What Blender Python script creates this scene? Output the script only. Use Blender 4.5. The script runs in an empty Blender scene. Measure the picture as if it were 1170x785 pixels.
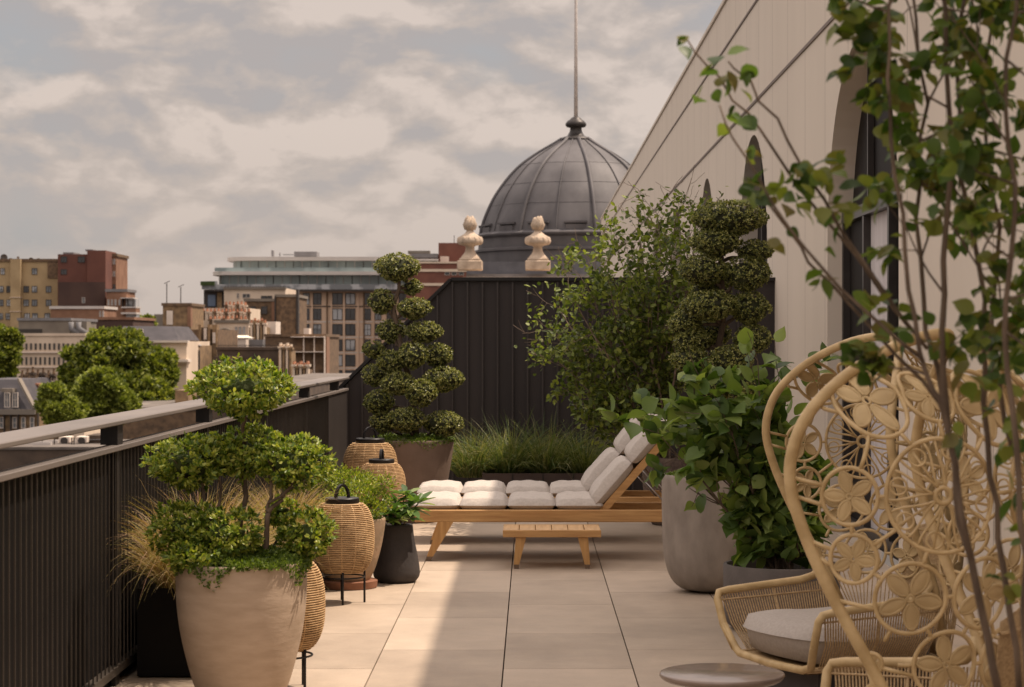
import bpy, math, random
import numpy as np
from mathutils import Vector, Matrix
R = math.radians; PI = math.pi
random.seed(7)
F, VX, HY, EYE = 2400.0, 607.0, 391.0, 1.5      # focal length in photo pixels, vanishing point, eye height
scene = bpy.context.scene
COL = scene.collection

def W(px, py, Y):
    "measured photo position at a known distance -> metres"
    return ((px-VX)*Y/F, Y, EYE-(py-HY)*Y/F)
def WX(px, Y): return (px-VX)*Y/F
def WZ(py, Y): return EYE-(py-HY)*Y/F

# ------------------------------------------------------------------ materials
MATS = {}
def mat(name, c1, c2=None, rough=.7, scale=8, detail=4, bump=0, bscale=40, metal=0, spec=.35, stretch=(1,1,1), contrast=(.35,.65), coat=0, bdist=.01):
    if name in MATS: return MATS[name]
    m = bpy.data.materials.new(name); m.use_nodes = True; MATS[name] = m
    nt = m.node_tree; N = nt.nodes; L = nt.links
    b = N['Principled BSDF']
    b.inputs['Roughness'].default_value = rough; b.inputs['Metallic'].default_value = metal
    b.inputs['Specular IOR Level'].default_value = spec
    b.inputs['Coat Weight'].default_value = coat
    tc = N.new('ShaderNodeTexCoord'); mp = N.new('ShaderNodeMapping'); mp.inputs['Scale'].default_value = stretch
    L.new(tc.outputs['Object'], mp.inputs['Vector'])
    if c2 is None: c2 = tuple(x*.8 for x in c1)
    n = N.new('ShaderNodeTexNoise'); n.inputs['Scale'].default_value = scale; n.inputs['Detail'].default_value = detail
    L.new(mp.outputs['Vector'], n.inputs['Vector'])
    r = N.new('ShaderNodeValToRGB'); r.color_ramp.elements[0].position = contrast[0]; r.color_ramp.elements[1].position = contrast[1]
    r.color_ramp.elements[0].color = (*c2, 1); r.color_ramp.elements[1].color = (*c1, 1)
    L.new(n.outputs['Fac'], r.inputs['Fac']); L.new(r.outputs['Color'], b.inputs['Base Color'])
    if bump:
        n2 = N.new('ShaderNodeTexNoise'); n2.inputs['Scale'].default_value = bscale; n2.inputs['Detail'].default_value = 5
        L.new(mp.outputs['Vector'], n2.inputs['Vector'])
        bp = N.new('ShaderNodeBump'); bp.inputs['Strength'].default_value = bump; bp.inputs['Distance'].default_value = bdist
        L.new(n2.outputs['Fac'], bp.inputs['Height']); L.new(bp.outputs['Normal'], b.inputs['Normal'])
    return m

def leafmat(name, cols, rough=.45, trans=.3, tcol=None, spec=.4):
    "cols: list of colours picked per leaf"
    if name in MATS: return MATS[name]
    m = bpy.data.materials.new(name); m.use_nodes = True; MATS[name] = m
    nt = m.node_tree; N = nt.nodes; L = nt.links
    b = N['Principled BSDF']; out = N['Material Output']
    b.inputs['Roughness'].default_value = rough; b.inputs['Specular IOR Level'].default_value = spec
    g = N.new('ShaderNodeNewGeometry')
    r = N.new('ShaderNodeValToRGB'); cr = r.color_ramp
    while len(cr.elements) < len(cols): cr.elements.new(.5)
    for i, c in enumerate(cols):
        cr.elements[i].position = i/(len(cols)-1); cr.elements[i].color = (*c, 1)
    L.new(g.outputs['Random Per Island'], r.inputs['Fac']); L.new(r.outputs['Color'], b.inputs['Base Color'])
    t = N.new('ShaderNodeBsdfTranslucent'); mx = N.new('ShaderNodeMixShader'); mx.inputs[0].default_value = trans
    mul = N.new('ShaderNodeMix'); mul.data_type = 'RGBA'; mul.blend_type = 'MULTIPLY'; mul.inputs[0].default_value = 1
    L.new(r.outputs['Color'], mul.inputs[6]); mul.inputs[7].default_value = (*(tcol or (1.5, 1.6, .6)), 1)
    L.new(mul.outputs[2], t.inputs['Color'])
    L.new(b.outputs[0], mx.inputs[1]); L.new(t.outputs[0], mx.inputs[2]); L.new(mx.outputs[0], out.inputs['Surface'])
    return m

# ------------------------------------------------------------------ mesh builder
class MB:
    def __init__(s): s.v = []; s.f = []; s.mi = []; s.cur = 0
    def add(s, vs, fs):
        o = len(s.v); s.v += [tuple(map(float, p)) for p in vs]
        for f in fs: s.f.append(tuple(i+o for i in f)); s.mi.append(s.cur)
    def box(s, x0, x1, y0, y1, z0, z1, bev=0):
        if bev:
            b = min(bev, abs(x1-x0)*.45, abs(y1-y0)*.45, abs(z1-z0)*.45)
            vs = []; 
            for (zz, ins) in ((z0, b), (z0+b, 0), (z1-b, 0), (z1, b)):
                X0, X1, Y0, Y1 = x0+ins, x1-ins, y0+ins, y1-ins
                c = b if ins == 0 else b*.3
                vs += [(X0+c, Y0, zz), (X1-c, Y0, zz), (X1, Y0+c, zz), (X1, Y1-c, zz), (X1-c, Y1, zz), (X0+c, Y1, zz), (X0, Y1-c, zz), (X0, Y0+c, zz)]
            fs = [tuple(range(7, -1, -1)), tuple(range(24, 32))]
            for k in range(3):
                for i in range(8):
                    j = (i+1) % 8; fs.append((k*8+i, k*8+j, k*8+8+j, k*8+8+i))
            s.add(vs, fs); return
        vs = [(x0,y0,z0),(x1,y0,z0),(x1,y1,z0),(x0,y1,z0),(x0,y0,z1),(x1,y0,z1),(x1,y1,z1),(x0,y1,z1)]
        s.add(vs, [(0,3,2,1),(4,5,6,7),(0,1,5,4),(1,2,6,5),(2,3,7,6),(3,0,4,7)])
    def hexa(s, bot, top):
        s.add(list(bot)+list(top), [(3,2,1,0),(4,5,6,7),(0,1,5,4),(1,2,6,5),(2,3,7,6),(3,0,4,7)])
    def prism_y(s, poly, y0, y1):
        "poly: (x,z) outline, extruded from y0 to y1"
        n = len(poly)
        s.add([(x, y0, z) for x, z in poly]+[(x, y1, z) for x, z in poly],
              [tuple(range(n)), tuple(range(2*n-1, n-1, -1))]+[(i, i+n, (i+1) % n+n, (i+1) % n) for i in range(n)])
    def beam(s, a, b, w, h, up=(0,0,1), w2=None, h2=None):
        a = Vector(a); b = Vector(b); d = (b-a).normalized(); u = Vector(up)
        sd = d.cross(u).normalized(); u = sd.cross(d).normalized()
        w2 = w if w2 is None else w2; h2 = h if h2 is None else h2
        def q(p, w, h): return [p+sd*w/2+u*h/2, p-sd*w/2+u*h/2, p-sd*w/2-u*h/2, p+sd*w/2-u*h/2]
        s.hexa(q(a, w, h), q(b, w2, h2))
    def tube(s, pts, r, n=8, cap=True, closed=False):
        P = [Vector(p) for p in pts]; m = len(P)
        rr = r if hasattr(r, '__len__') else [r]*m
        up = None; rings = []
        for i in range(m):
            if closed: d = (P[(i+1) % m]-P[i-1])
            else: d = P[min(i+1, m-1)]-P[max(i-1, 0)]
            if d.length < 1e-9: d = Vector((0,0,1))
            d.normalize()
            if up is None:
                up = Vector((0,0,1)) if abs(d.z) < .9 else Vector((1,0,0))
            sd = d.cross(up)
            if sd.length < 1e-6: sd = d.orthogonal()
            sd.normalize(); up = sd.cross(d).normalized()
            rings.append([P[i]+(sd*math.cos(2*PI*k/n)+up*math.sin(2*PI*k/n))*rr[i] for k in range(n)])
        vs = [p for ring in rings for p in ring]; fs = []
        for i in range(m if closed else m-1):
            j = (i+1) % m
            for k in range(n):
                l = (k+1) % n; fs.append((i*n+k, i*n+l, j*n+l, j*n+k))
        if cap and not closed: fs.append(tuple(range(n-1, -1, -1))); fs.append(tuple(range((m-1)*n, m*n)))
        s.add(vs, fs)
    def lathe(s, prof, c=(0,0,0), n=48, closed=False):
        "prof: list of (r,z)"
        m = len(prof); vs = []; fs = []
        for r, z in prof:
            for k in range(n):
                a = 2*PI*k/n; vs.append((c[0]+r*math.cos(a), c[1]+r*math.sin(a), c[2]+z))
        for i in range(m if closed else m-1):
            j = (i+1) % m
            for k in range(n):
                l = (k+1) % n; fs.append((i*n+k, i*n+l, j*n+l, j*n+k))
        if not closed:
            if prof[0][0] > 1e-4: fs.append(tuple(range(n-1, -1, -1)))
            if prof[-1][0] > 1e-4: fs.append(tuple(range((m-1)*n, m*n)))
        s.add(vs, fs)
    def ellipsoid(s, c, r, n=16, m=10, jit=0, rng=None):
        vs = []; fs = []
        for i in range(m+1):
            t = PI*i/m
            for k in range(n):
                a = 2*PI*k/n; j = 1+(rng.uniform(-jit, jit) if jit and 0 < i < m else 0)
                vs.append((c[0]+r[0]*math.sin(t)*math.cos(a)*j, c[1]+r[1]*math.sin(t)*math.sin(a)*j, c[2]+r[2]*math.cos(t)*j))
        for i in range(m):
            for k in range(n):
                l = (k+1) % n; fs.append((i*n+k, (i+1)*n+k, (i+1)*n+l, i*n+l))
        s.add(vs, fs)
    def build(s, name, mats, parent=None, smooth=False, world=False, sharp=None):
        me = bpy.data.meshes.new(name)
        v = s.v
        if world and parent is not None:
            o = parent.location; v = [(p[0]-o.x, p[1]-o.y, p[2]-o.z) for p in v]
        me.from_pydata(v, [], s.f)
        if not isinstance(mats, (list, tuple)): mats = [mats]
        for m in mats: me.materials.append(m)
        if len(mats) > 1: me.polygons.foreach_set('material_index', s.mi)
        if smooth:
            me.polygons.foreach_set('use_smooth', [True]*len(s.f))
            if sharp: me.set_sharp_from_angle(angle=R(sharp))
        me.update()
        ob = bpy.data.objects.new(name, me); COL.objects.link(ob)
        if parent is not None: ob.parent = parent
        return ob

def tag(o, label=None, cat=None, group=None, kind=None):
    if label: o['label'] = label
    if cat: o['category'] = cat
    if group: o['group'] = group
    if kind: o['kind'] = kind
    return o
def thing(name, loc, label, cat, group=None, rz=0):
    o = bpy.data.objects.new(name, None); COL.objects.link(o); o.empty_display_size = .2
    o.location = loc; o.rotation_euler = (0, 0, rz)
    return tag(o, label, cat, group)
def copy_tree(o, parent=None):
    c = o.copy(); COL.objects.link(c); c.parent = parent
    for ch in [x for x in CH.get(o.name, list(o.children))]: copy_tree(ch, c)
    return c
CH = {}

# ------------------------------------------------------------------ leaves
T4 = (np.array([(0,0,0),(.5,.5,.1),(1,0,0),(.5,-.5,.1)], float), [(0,1,2,3)])
T6 = (np.array([(0,0,0),(.28,.36,.07),(.7,.38,.08),(1,0,-.04),(.7,-.38,.08),(.28,-.36,.07)], float), [(0,3,2,1),(0,5,4,3)])
T_BIG = (np.array([(0,0,0),(.08,.24,.02),(.28,.47,.07),(.52,.48,.08),(.74,.30,.03),(.88,.12,-.04),(1,0,-.14),(.88,-.12,-.04),(.74,-.30,.03),(.52,-.48,.08),(.28,-.47,.07),(.08,-.24,.02),(.28,0,0),(.52,0,-.005),(.74,0,-.03)], float),
         [(0,12,2,1),(12,13,3,2),(13,14,4,3),(14,6,5,4),(0,11,10,12),(12,10,9,13),(13,9,8,14),(14,8,7,6)])
T_LONG = (np.array([(0,0,0),(.25,.3,.05),(.6,.5,.02),(.85,.3,-.05),(1,0,-.12),(.85,-.3,-.05),(.6,-.5,.02),(.25,-.3,.05),(.4,0,-.02)], float),
         [(0,8,2,1),(8,4,3,2),(0,7,6,8),(8,6,5,4)])
def leaf_arrays(P, D, L, Wd, tmpl, rng, flat=0.0):
    "P base points, D length directions, L lengths, Wd widths; flat: how much leaf faces turn up"
    n = len(P); tv, tf = tmpl
    D = D/np.linalg.norm(D, axis=1, keepdims=True)
    rnd = rng.normal(size=(n, 3)); 
    rnd = rnd*(1-flat)+np.array([0, 0, 1.5])*flat
    S = np.cross(D, rnd); S /= (np.linalg.norm(S, axis=1, keepdims=True)+1e-9)
    Nn = np.cross(S, D)
    V = P[:, None, :]+D[:, None, :]*(tv[None, :, 0, None]*L[:, None, None])+S[:, None, :]*(tv[None, :, 1, None]*Wd[:, None, None])+Nn[:, None, :]*(tv[None, :, 2, None]*L[:, None, None])
    return V.reshape(-1, 3), tf, len(tv), n
def leaves_obj(name, parts, material, parent=None, world=True, extra=None, cmat=None):
    "parts: list of leaf_arrays results; extra: an MB with solid core"
    allv = []; loops = []; counts = []; off = 0
    for V, tf, m, n in parts:
        allv.append(V)
        for f in tf:
            a = (np.arange(n)[:, None]*m+np.array(f)[None, :]+off)
            loops.append(a.reshape(-1)); counts.append(np.full(n, len(f)))
        off += len(V)
    nleaf = sum(len(c) for c in counts)
    if extra is not None and extra.v:
        ev = np.array(extra.v); allv.append(ev)
        for f in extra.f: loops.append(np.array(f)+off); counts.append(np.array([len(f)]))
        off += len(ev)
    V = np.concatenate(allv)
    if world and parent is not None: V = V-np.array(parent.location)
    loops = np.concatenate(loops).astype(np.int32); counts = np.concatenate(counts).astype(np.int32)
    me = bpy.data.meshes.new(name)
    me.vertices.add(len(V)); me.vertices.foreach_set('co', V.astype(np.float32).reshape(-1))
    me.loops.add(len(loops)); me.loops.foreach_set('vertex_index', loops)
    me.polygons.add(len(counts))
    st = np.concatenate([[0], np.cumsum(counts)[:-1]]).astype(np.int32)
    me.polygons.foreach_set('loop_start', st)
    try: me.polygons.foreach_set('loop_total', counts)
    except Exception: pass
    me.materials.append(material)
    if cmat is not None:
        me.materials.append(cmat)
        mi = np.zeros(len(counts), np.int32); mi[nleaf:] = 1
        me.polygons.foreach_set('material_index', mi)
    me.update(calc_edges=True); me.validate()
    ob = bpy.data.objects.new(name, me); COL.objects.link(ob)
    if parent is not None: ob.parent = parent
    return ob

def pad_leaves(c, r, n, L, Wd, rng, tmpl=T4, lump=.16, inner=.62, under=.6, lumpf=5, upbias=.35):
    "leaves through the outer volume of a lumpy flattened clump"
    u = rng.normal(size=(n, 3)); u /= np.linalg.norm(u, axis=1, keepdims=True)
    ph = rng.uniform(0, 6.28, size=(6,)); fr = rng.uniform(lumpf*.6, lumpf*1.4, size=(6, 3))
    l = sum(np.sin(u@fr[k]+ph[k]) for k in range(6))/6
    rad = (inner+(1-inner)*rng.random(n)**.6)*(1+lump*l*1.8)
    q = u.copy(); q[:, 2] = np.where(q[:, 2] < 0, q[:, 2]*under, q[:, 2])
    P = np.array(c)+q*rad[:, None]*np.array(r)
    D = u+rng.normal(size=(n, 3))*.55+np.array([0, 0, upbias])
    return leaf_arrays(P, D, L*rng.uniform(.65, 1.25, n), Wd*rng.uniform(.7, 1.2, n), tmpl, rng)

def pad_rosettes(c, r, n, L, Wd, rng, tmpl=T4, lump=.16, per=8, lumpf=6, inner=.72):
    "small rosettes of leaves set over a lumpy umbrella-shaped clump"
    u = rng.normal(size=(n, 3)); u /= np.linalg.norm(u, axis=1, keepdims=True)
    ph = rng.uniform(0, 6.28, size=(6,)); fr = rng.uniform(lumpf*.6, lumpf*1.4, size=(6, 3))
    l = sum(np.sin(u@fr[k]+ph[k]) for k in range(6))/6
    rad = (inner+(1-inner)*rng.random(n)**.45)*(1+lump*l*1.8)
    q = u.copy(); low = np.clip(-q[:, 2], 0, 1); q[:, 2] = np.where(q[:, 2] < 0, q[:, 2]*.85, q[:, 2])
    q[:, :2] *= (1-.38*low)[:, None]
    P = np.array(c)+q*rad[:, None]*np.array(r)
    ax = u*np.array([1, 1, 1.2])+rng.normal(size=(n, 3))*.25+np.array([0, 0, .35]); ax /= np.linalg.norm(ax, axis=1, keepdims=True)
    P = np.repeat(P, per, 0); ax = np.repeat(ax, per, 0); m = len(P)
    rn = rng.normal(size=(m, 3)); rn -= (rn*ax).sum(1, keepdims=True)*ax; rn /= np.linalg.norm(rn, axis=1, keepdims=True)
    tilt = rng.uniform(.35, 1.35, m)[:, None]
    D = ax*np.cos(tilt)+rn*np.sin(tilt)
    P = P+rng.normal(size=(m, 3))*L*.18
    S = np.cross(D, ax); S /= (np.linalg.norm(S, axis=1, keepdims=True)+1e-9)
    tv, tf = tmpl; Nn = np.cross(S, D); LL = L*rng.uniform(.6, 1.2, m); WW = Wd*rng.uniform(.7, 1.2, m)
    V = P[:, None, :]+D[:, None, :]*(tv[None, :, 0, None]*LL[:, None, None])+S[:, None, :]*(tv[None, :, 1, None]*WW[:, None, None])-Nn[:, None, :]*(tv[None, :, 2, None]*LL[:, None, None])
    return V.reshape(-1, 3), tf, len(tv), m

def blades(P, D, L, w, rng, droop=.8, seg=6):
    "arching grass blades as tapering ribbons -> leaf_arrays-like tuple"
    n = len(P); D = D/np.linalg.norm(D, axis=1, keepdims=True)
    side = np.cross(D, np.array([0, 0, 1.0])+rng.normal(size=(n, 3))*.5); side /= np.linalg.norm(side, axis=1, keepdims=True)
    hz = D*np.array([1, 1, 0]); hz /= (np.linalg.norm(hz, axis=1, keepdims=True)+1e-6)
    pos = P.copy(); d = D.copy(); V = []
    dr = droop*rng.uniform(.5, 1.4, n)
    for k in range(seg+1):
        t = k/seg; ww = w*(1-t)**.7*.5+.0002
        V.append(pos+side*ww[:, None] if hasattr(ww, '__len__') else pos+side*ww)
        V.append(pos-side*ww[:, None] if hasattr(ww, '__len__') else pos-side*ww)
        pos = pos+d*(L/seg)[:, None]
        d = d+(hz*.25-np.array([0, 0, 1.0]))*(dr*(.5+t)/seg*2.2)[:, None]*.6+rng.normal(size=(n, 3))*.03
        d /= np.linalg.norm(d, axis=1, keepdims=True)
    A = np.stack(V, 1)                         # n, 2(seg+1), 3
    fs = [(2*k, 2*k+1, 2*k+3, 2*k+2) for k in range(seg)]
    return A.reshape(-1, 3), fs, 2*(seg+1), n

def wiggle(a, b, k, amp, rng, sag=0):
    a = np.array(a, float); b = np.array(b, float); pts = []
    w = rng.normal(size=(k+1, 3))*amp
    for i in range(k+1):
        t = i/k; p = a+(b-a)*t
        if 0 < i < k: p = p+w[i]
        p = p+np.array([0, 0, sag*math.sin(PI*t)])
        pts.append(p)
    return pts
# ------------------------------------------------------------------ palette
M_dark = mat('dark_metal', (.018,.015,.014), (.013,.011,.011), rough=.5, scale=3, spec=.4)
M_bar = mat('bar_metal', (.065,.053,.042), (.045,.037,.03), rough=.45, scale=3, spec=.5)
M_rail = mat('rail_metal', (.165,.14,.125), (.125,.107,.096), rough=.55, scale=4, spec=.5, stretch=(1,.2,1))
M_black = mat('black_metal', (.012,.0105,.0105), rough=.45, scale=5)
M_soil = mat('soil', (.035,.024,.016), (.015,.010,.007), rough=1, scale=30, bump=1, bscale=60)
M_bark = mat('bark', (.16,.115,.08), (.075,.052,.036), rough=.9, scale=30, stretch=(1,1,.3), bump=.6, bscale=50)
M_bark2 = mat('pale_bark', (.24,.18,.13), (.11,.08,.06), rough=.9, scale=30, stretch=(1,1,.3), bump=.5, bscale=50)
M_wood = None

def wood(name, c1, c2, axis='x', rough=.55):
    st = {'x': (1.2, 14, 14), 'y': (14, 1.2, 14), 'z': (14, 14, 1.2)}[axis]
    return mat(name, c1, c2, rough=rough, scale=3.2, detail=6, stretch=st, contrast=(.3,.7), bump=.15, bscale=8)
M_wx = wood('teak_lengthwise', (.54,.315,.125), (.38,.20,.075), 'x')
M_wy = wood('teak_crosswise', (.60,.385,.19), (.46,.28,.13), 'y')
M_wz = wood('teak_upright', (.52,.30,.115), (.37,.195,.07), 'z')

# ------------------------------------------------------------------ terrace floor: slabs with open joints
def floor():
    m = bpy.data.materials.new('stone_paving'); m.use_nodes = True; nt = m.node_tree; N = nt.nodes; L = nt.links
    b = N['Principled BSDF']; b.inputs['Roughness'].default_value = .62; b.inputs['Specular IOR Level'].default_value = .35
    g = N.new('ShaderNodeNewGeometry'); tc = N.new('ShaderNodeTexCoord')
    n1 = N.new('ShaderNodeTexNoise'); n1.inputs['Scale'].default_value = 1.6; n1.inputs['Detail'].default_value = 6; n1.inputs['Roughness'].default_value = .6
    n2 = N.new('ShaderNodeTexNoise'); n2.inputs['Scale'].default_value = 60; n2.inputs['Detail'].default_value = 4
    n3 = N.new('ShaderNodeTexNoise'); n3.inputs['Scale'].default_value = 9; n3.inputs['Detail'].default_value = 5; n3.inputs['Distortion'].default_value = .6
    for n in (n1, n2, n3): L.new(tc.outputs['Object'], n.inputs['Vector'])
    def mth(op, a, bb):
        x = N.new('ShaderNodeMath'); x.operation = op
        for i, q in enumerate((a, bb)):
            if isinstance(q, (int, float)): x.inputs[i].default_value = q
            else: L.new(q, x.inputs[i])
        return x.outputs[0]
    v = mth('ADD', mth('MULTIPLY', n1.outputs['Fac'], .62), mth('MULTIPLY', n3.outputs['Fac'], .30))
    v = mth('ADD', v, mth('MULTIPLY', n2.outputs['Fac'], .12))
    v = mth('ADD', v, mth('MULTIPLY', g.outputs['Random Per Island'], .26))
    r = N.new('ShaderNodeValToRGB'); r.color_ramp.elements[0].position = .38; r.color_ramp.elements[1].position = .85
    r.color_ramp.elements[0].color = (.285,.225,.170,1); r.color_ramp.elements[1].color = (.48,.385,.295,1)
    L.new(v, r.inputs['Fac']); L.new(r.outputs['Color'], b.inputs['Base Color'])
    rr = N.new('ShaderNodeMapRange'); rr.inputs[3].default_value = .5; rr.inputs[4].default_value = .75
    L.new(n3.outputs['Fac'], rr.inputs[0]); L.new(rr.outputs[0], b.inputs['Roughness'])
    bp = N.new('ShaderNodeBump'); bp.inputs['Strength'].default_value = .25; bp.inputs['Distance'].default_value = .004
    L.new(n2.outputs['Fac'], bp.inputs['Height']); L.new(bp.outputs['Normal'], b.inputs['Normal'])
    mb = MB(); g_ = .0032; tl = 1.185
    for k in range(-3, 5):
        x0 = -.129+.597*k; ph = 10.83 if k % 2 == 0 else 10.24
        if x0 < -1.95 or x0 > 2.5: continue
        xa, xb = max(x0, -2.0), min(x0+.597, 2.40)
        if xb-xa < .05: continue
        j = -9
        while True:
            y0 = ph+tl*j; j += 1
            if y0 > 20.6: break
            if y0+tl < .5: continue
            mb.box(xa+g_, xb-g_, y0+g_*.7, min(y0+tl, 20.9)-g_*.7, -.04, 0)
    # rails of dark sub-base under the joints
    o = mb.build('terrace_floor', m); tag(o, kind='structure')
    s = MB(); s.box(-2.06, 2.42, -2, 21.2, -.5, -.012-.03); o2 = s.build('terrace_base', M_soil); tag(o2, kind='structure')
floor()

# ------------------------------------------------------------------ balustrade along the left edge
def railing():
    t = thing('terrace_railing', (-1.85, 13.8, 0), 'dark metal balustrade with thin upright bars and broad flat handrail along the terrace edge', 'railing')
    Y0, Y1 = 3.6, 20.55
    m = MB(); m.box(-1.985, -1.778, Y0, Y1, 1.141, 1.162, bev=.004)
    m.build('handrail', M_rail, t, world=True)
    m = MB(); m.box(-1.855, -1.785, Y0, Y1, 1.028, 1.052, bev=.003); m.build('top_rail', M_rail, t, world=True)
    m = MB(); m.box(-1.86, -1.80, Y0, Y1, .05, .09, bev=.003); m.build('bottom_rail', M_bar, t, world=True)
    m = MB(); m.box(-1.850, -1.838, Y0, Y1, .0, 1.027); m.build('backing_panel', mat('black_panel', (.006,.005,.005), rough=.7, spec=.12), t, world=True)
    y = 4.0
    for y in (4.0, 6.6, 9.2, 11.8, 14.4, 17.0, 19.6):
        m = MB(); m.box(-1.875, -1.80, y-.06, y+.06, 1.053, 1.1405); m.box(-1.832, -1.812, y-.045, y+.045, 0, 1.0275)
        m.build('post', M_dark, t, world=True)
    pr = None
    m = MB()
    for i in range(43): y = 15.12+i*.082; m.box(-1.8055, -1.7995, y-.0025, y+.0025, .09, 1.0275)
    tag(m.build('baluster', M_bar, t, world=True), kind='stuff')
    for i in range(100):
        y = 6.92+i*.082
        if pr is None:
            m = MB(); m.box(-.003, .003, -.0025, .0025, .09, 1.0275); pr = m.build('baluster', M_bar, t); o = pr
        else:
            o = pr.copy(); COL.objects.link(o); o.parent = t
        o.location = (-1.8025+1.85, y-13.8, 0)
    m = MB(); m.box(-1.83, -1.80, 18.66, 20.5, .04, 1.0275); m.build('end_panel', mat('dark_sheet', (.05,.043,.04), rough=.35, scale=2), t, world=True)
railing()

# ------------------------------------------------------------------ dark clad screen wall at the end of the terrace
def screen_wall():
    t = thing('screen_wall', (0, 20.7, 0), 'dark vertical standing-seam metal wall closing the far end of the terrace', 'wall')
    x0 = WX(383, 20.7); xs = WX(515, 20.7); z0 = WZ(452, 20.7); zt = WZ(321, 20.7)
    m = MB(); m.prism_y([(x0, -.3), (x0, z0), (xs, zt), (2.40, zt), (2.40, -.3)], 20.7, 20.95)
    m.build('cladding', mat('clad_metal', (.034,.027,.026), (.025,.020,.020), rough=.48, scale=1.5, stretch=(3,3,.4), bump=.15, bscale=6), t, world=True)
    m = MB(); m.beam((x0-.02, 20.82, z0+.015), (xs, 20.82, zt+.017), .34, .03); m.box(xs, 2.40, 20.65, 20.99, zt+.002, zt+.034)
    m.build('coping', M_black, t, world=True)
    x = x0+.12; mm = mat('seam_metal', (.048,.040,.038), rough=.4, scale=3)
    while x < 2.3:
        zz = z0+(x-x0)/(xs-x0)*(zt-z0) if x < xs else zt
        m = MB(); m.box(x-.008, x+.008, 20.665, 20.699, 0, zz-.01); m.build('seam', mm, t, world=True)
        x += .148
screen_wall()

# ------------------------------------------------------------------ pale hotel facade on the right
def hotel():
    t = thing('hotel_building', (2.4, 20, 0), 'long pale rendered building with tall arched openings along the right of the terrace', 'building')
    X = 2.4; XI = 2.60
    nm = bpy.data.materials.new('pale_render'); nm.use_nodes = True; nt = nm.node_tree; N = nt.nodes; L = nt.links
    b = N['Principled BSDF']; b.inputs['Roughness'].default_value = .75; b.inputs['Specular IOR Level'].default_value = .25
    tc = N.new('ShaderNodeTexCoord'); sp = N.new('ShaderNodeSeparateXYZ'); L.new(tc.outputs['Object'], sp.inputs[0])
    def mth(op, a, bb=None):
        x = N.new('ShaderNodeMath'); x.operation = op
        for i, q in enumerate((a, bb)):
            if q is None: continue
            if isinstance(q, (int, float)): x.inputs[i].default_value = q
            else: L.new(q, x.inputs[i])
        return x.outputs[0]
    fr = mth('FRACT', mth('DIVIDE', mth('ADD', sp.outputs['Y'], 100.35), 1.25))
    seam = mth('LESS_THAN', fr, .016)
    n1 = N.new('ShaderNodeTexNoise'); n1.inputs['Scale'].default_value = 1.2; n1.inputs['Detail'].default_value = 6
    mp = N.new('ShaderNodeMapping'); mp.inputs['Scale'].default_value = (1, 1, .35); L.new(tc.outputs['Object'], mp.inputs[0]); L.new(mp.outputs[0], n1.inputs['Vector'])
    r = N.new('ShaderNodeValToRGB'); r.color_ramp.elements[0].position = .3; r.color_ramp.elements[1].position = .7
    r.color_ramp.elements[0].color = (.655,.575,.485,1); r.color_ramp.elements[1].color = (.70,.615,.52,1)
    L.new(n1.outputs['Fac'], r.inputs[0])
    mx = N.new('ShaderNodeMix'); mx.data_type = 'RGBA'; L.new(mth('MULTIPLY', seam, .5), mx.inputs[0]); L.new(r.outputs[0], mx.inputs[6]); mx.inputs[7].default_value = (.22,.17,.14,1)
    L.new(mx.outputs[2], b.inputs['Base Color'])
    bp = N.new('ShaderNodeBump'); bp.inputs['Distance'].default_value = .01; bp.inputs['Strength'].default_value = .8; bp.invert = True
    L.new(seam, bp.inputs['Height']); L.new(bp.outputs[0], b.inputs['Normal'])
    arches = [(8.1, 1.65, 2.3), (15.37, 1.65, 2.3), (22.77, 1.42, 2.3), (28.75, 1.25, 2.3), (34.6, 1.25, 2.3), (40.4, 1.25, 2.3), (46.2, 1.25, 2.3), (52, 1.25, 2.3)]
    top = 5.17; APEX = 3.74; m = MB(); y = -6.0
    def curve(yc, r, zs, k=28):
        return [(yc-r*math.cos(PI*i/k), zs+(APEX-zs)*math.sin(PI*i/k)) for i in range(k+1)]
    for yc, r, zs in arches:
        m.add([(X, y, -.5), (X, yc-r, -.5), (X, yc-r, top), (X, y, top)], [(3, 2, 1, 0)])
        cv = curve(yc, r, zs)
        for (a, za), (c, zc) in zip(cv, cv[1:]):
            m.add([(X, a, za), (X, c, zc), (X, c, top), (X, a, top)], [(3, 2, 1, 0)])
        # reveal
        rv = [(yc-r, -.05)]+cv+[(yc+r, -.05)]
        for (a, za), (c, zc) in zip(rv, rv[1:]):
            m.add([(X, a, za), (X, c, zc), (XI+.05, c, zc), (XI+.05, a, za)], [(0, 1, 2, 3)])
        y = yc+r
    m.add([(X, y, -.5), (X, 72, -.5), (X, 72, top), (X, y, top)], [(3, 2, 1, 0)])
    m.add([(X, 72, -18), (12, 72, -18), (12, 72, top), (X, 72, top)], [(3, 2, 1, 0)])
    m.add([(X, 21, -18), (X, 72, -18), (X, 72, -.5), (X, 21, -.5)], [(3, 2, 1, 0)])
    m.add([(X, -6, -.5), (12, -6, -.5), (12, -6, top), (X, -6, top)], [(0, 1, 2, 3)])
    w = m.build('wall', nm, t, world=True)
    m = MB(); m.box(2.40, 12, -6, 72, 5.17, 5.69); m.build('parapet', nm, t, world=True)
    m = MB(); m.box(2.375, 2.75, -6, 72, 5.692, 5.75, bev=.006); m.build('coping', nm, t, world=True)
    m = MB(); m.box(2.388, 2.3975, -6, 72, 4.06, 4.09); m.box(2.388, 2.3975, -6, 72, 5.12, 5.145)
    m.build('shadow_strip', mat('shadow_gap', (.20,.15,.125), rough=.6), t, world=True)  # flat dark strips painted in place of the shade in recessed bands
    md = mat('dark_interior', (.014,.011,.010), rough=.6, scale=2, spec=.15); mf = mat('window_frame', (.045,.038,.035), rough=.35)  # md: matte dark sheets standing in for the unlit rooms behind the arches
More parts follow.
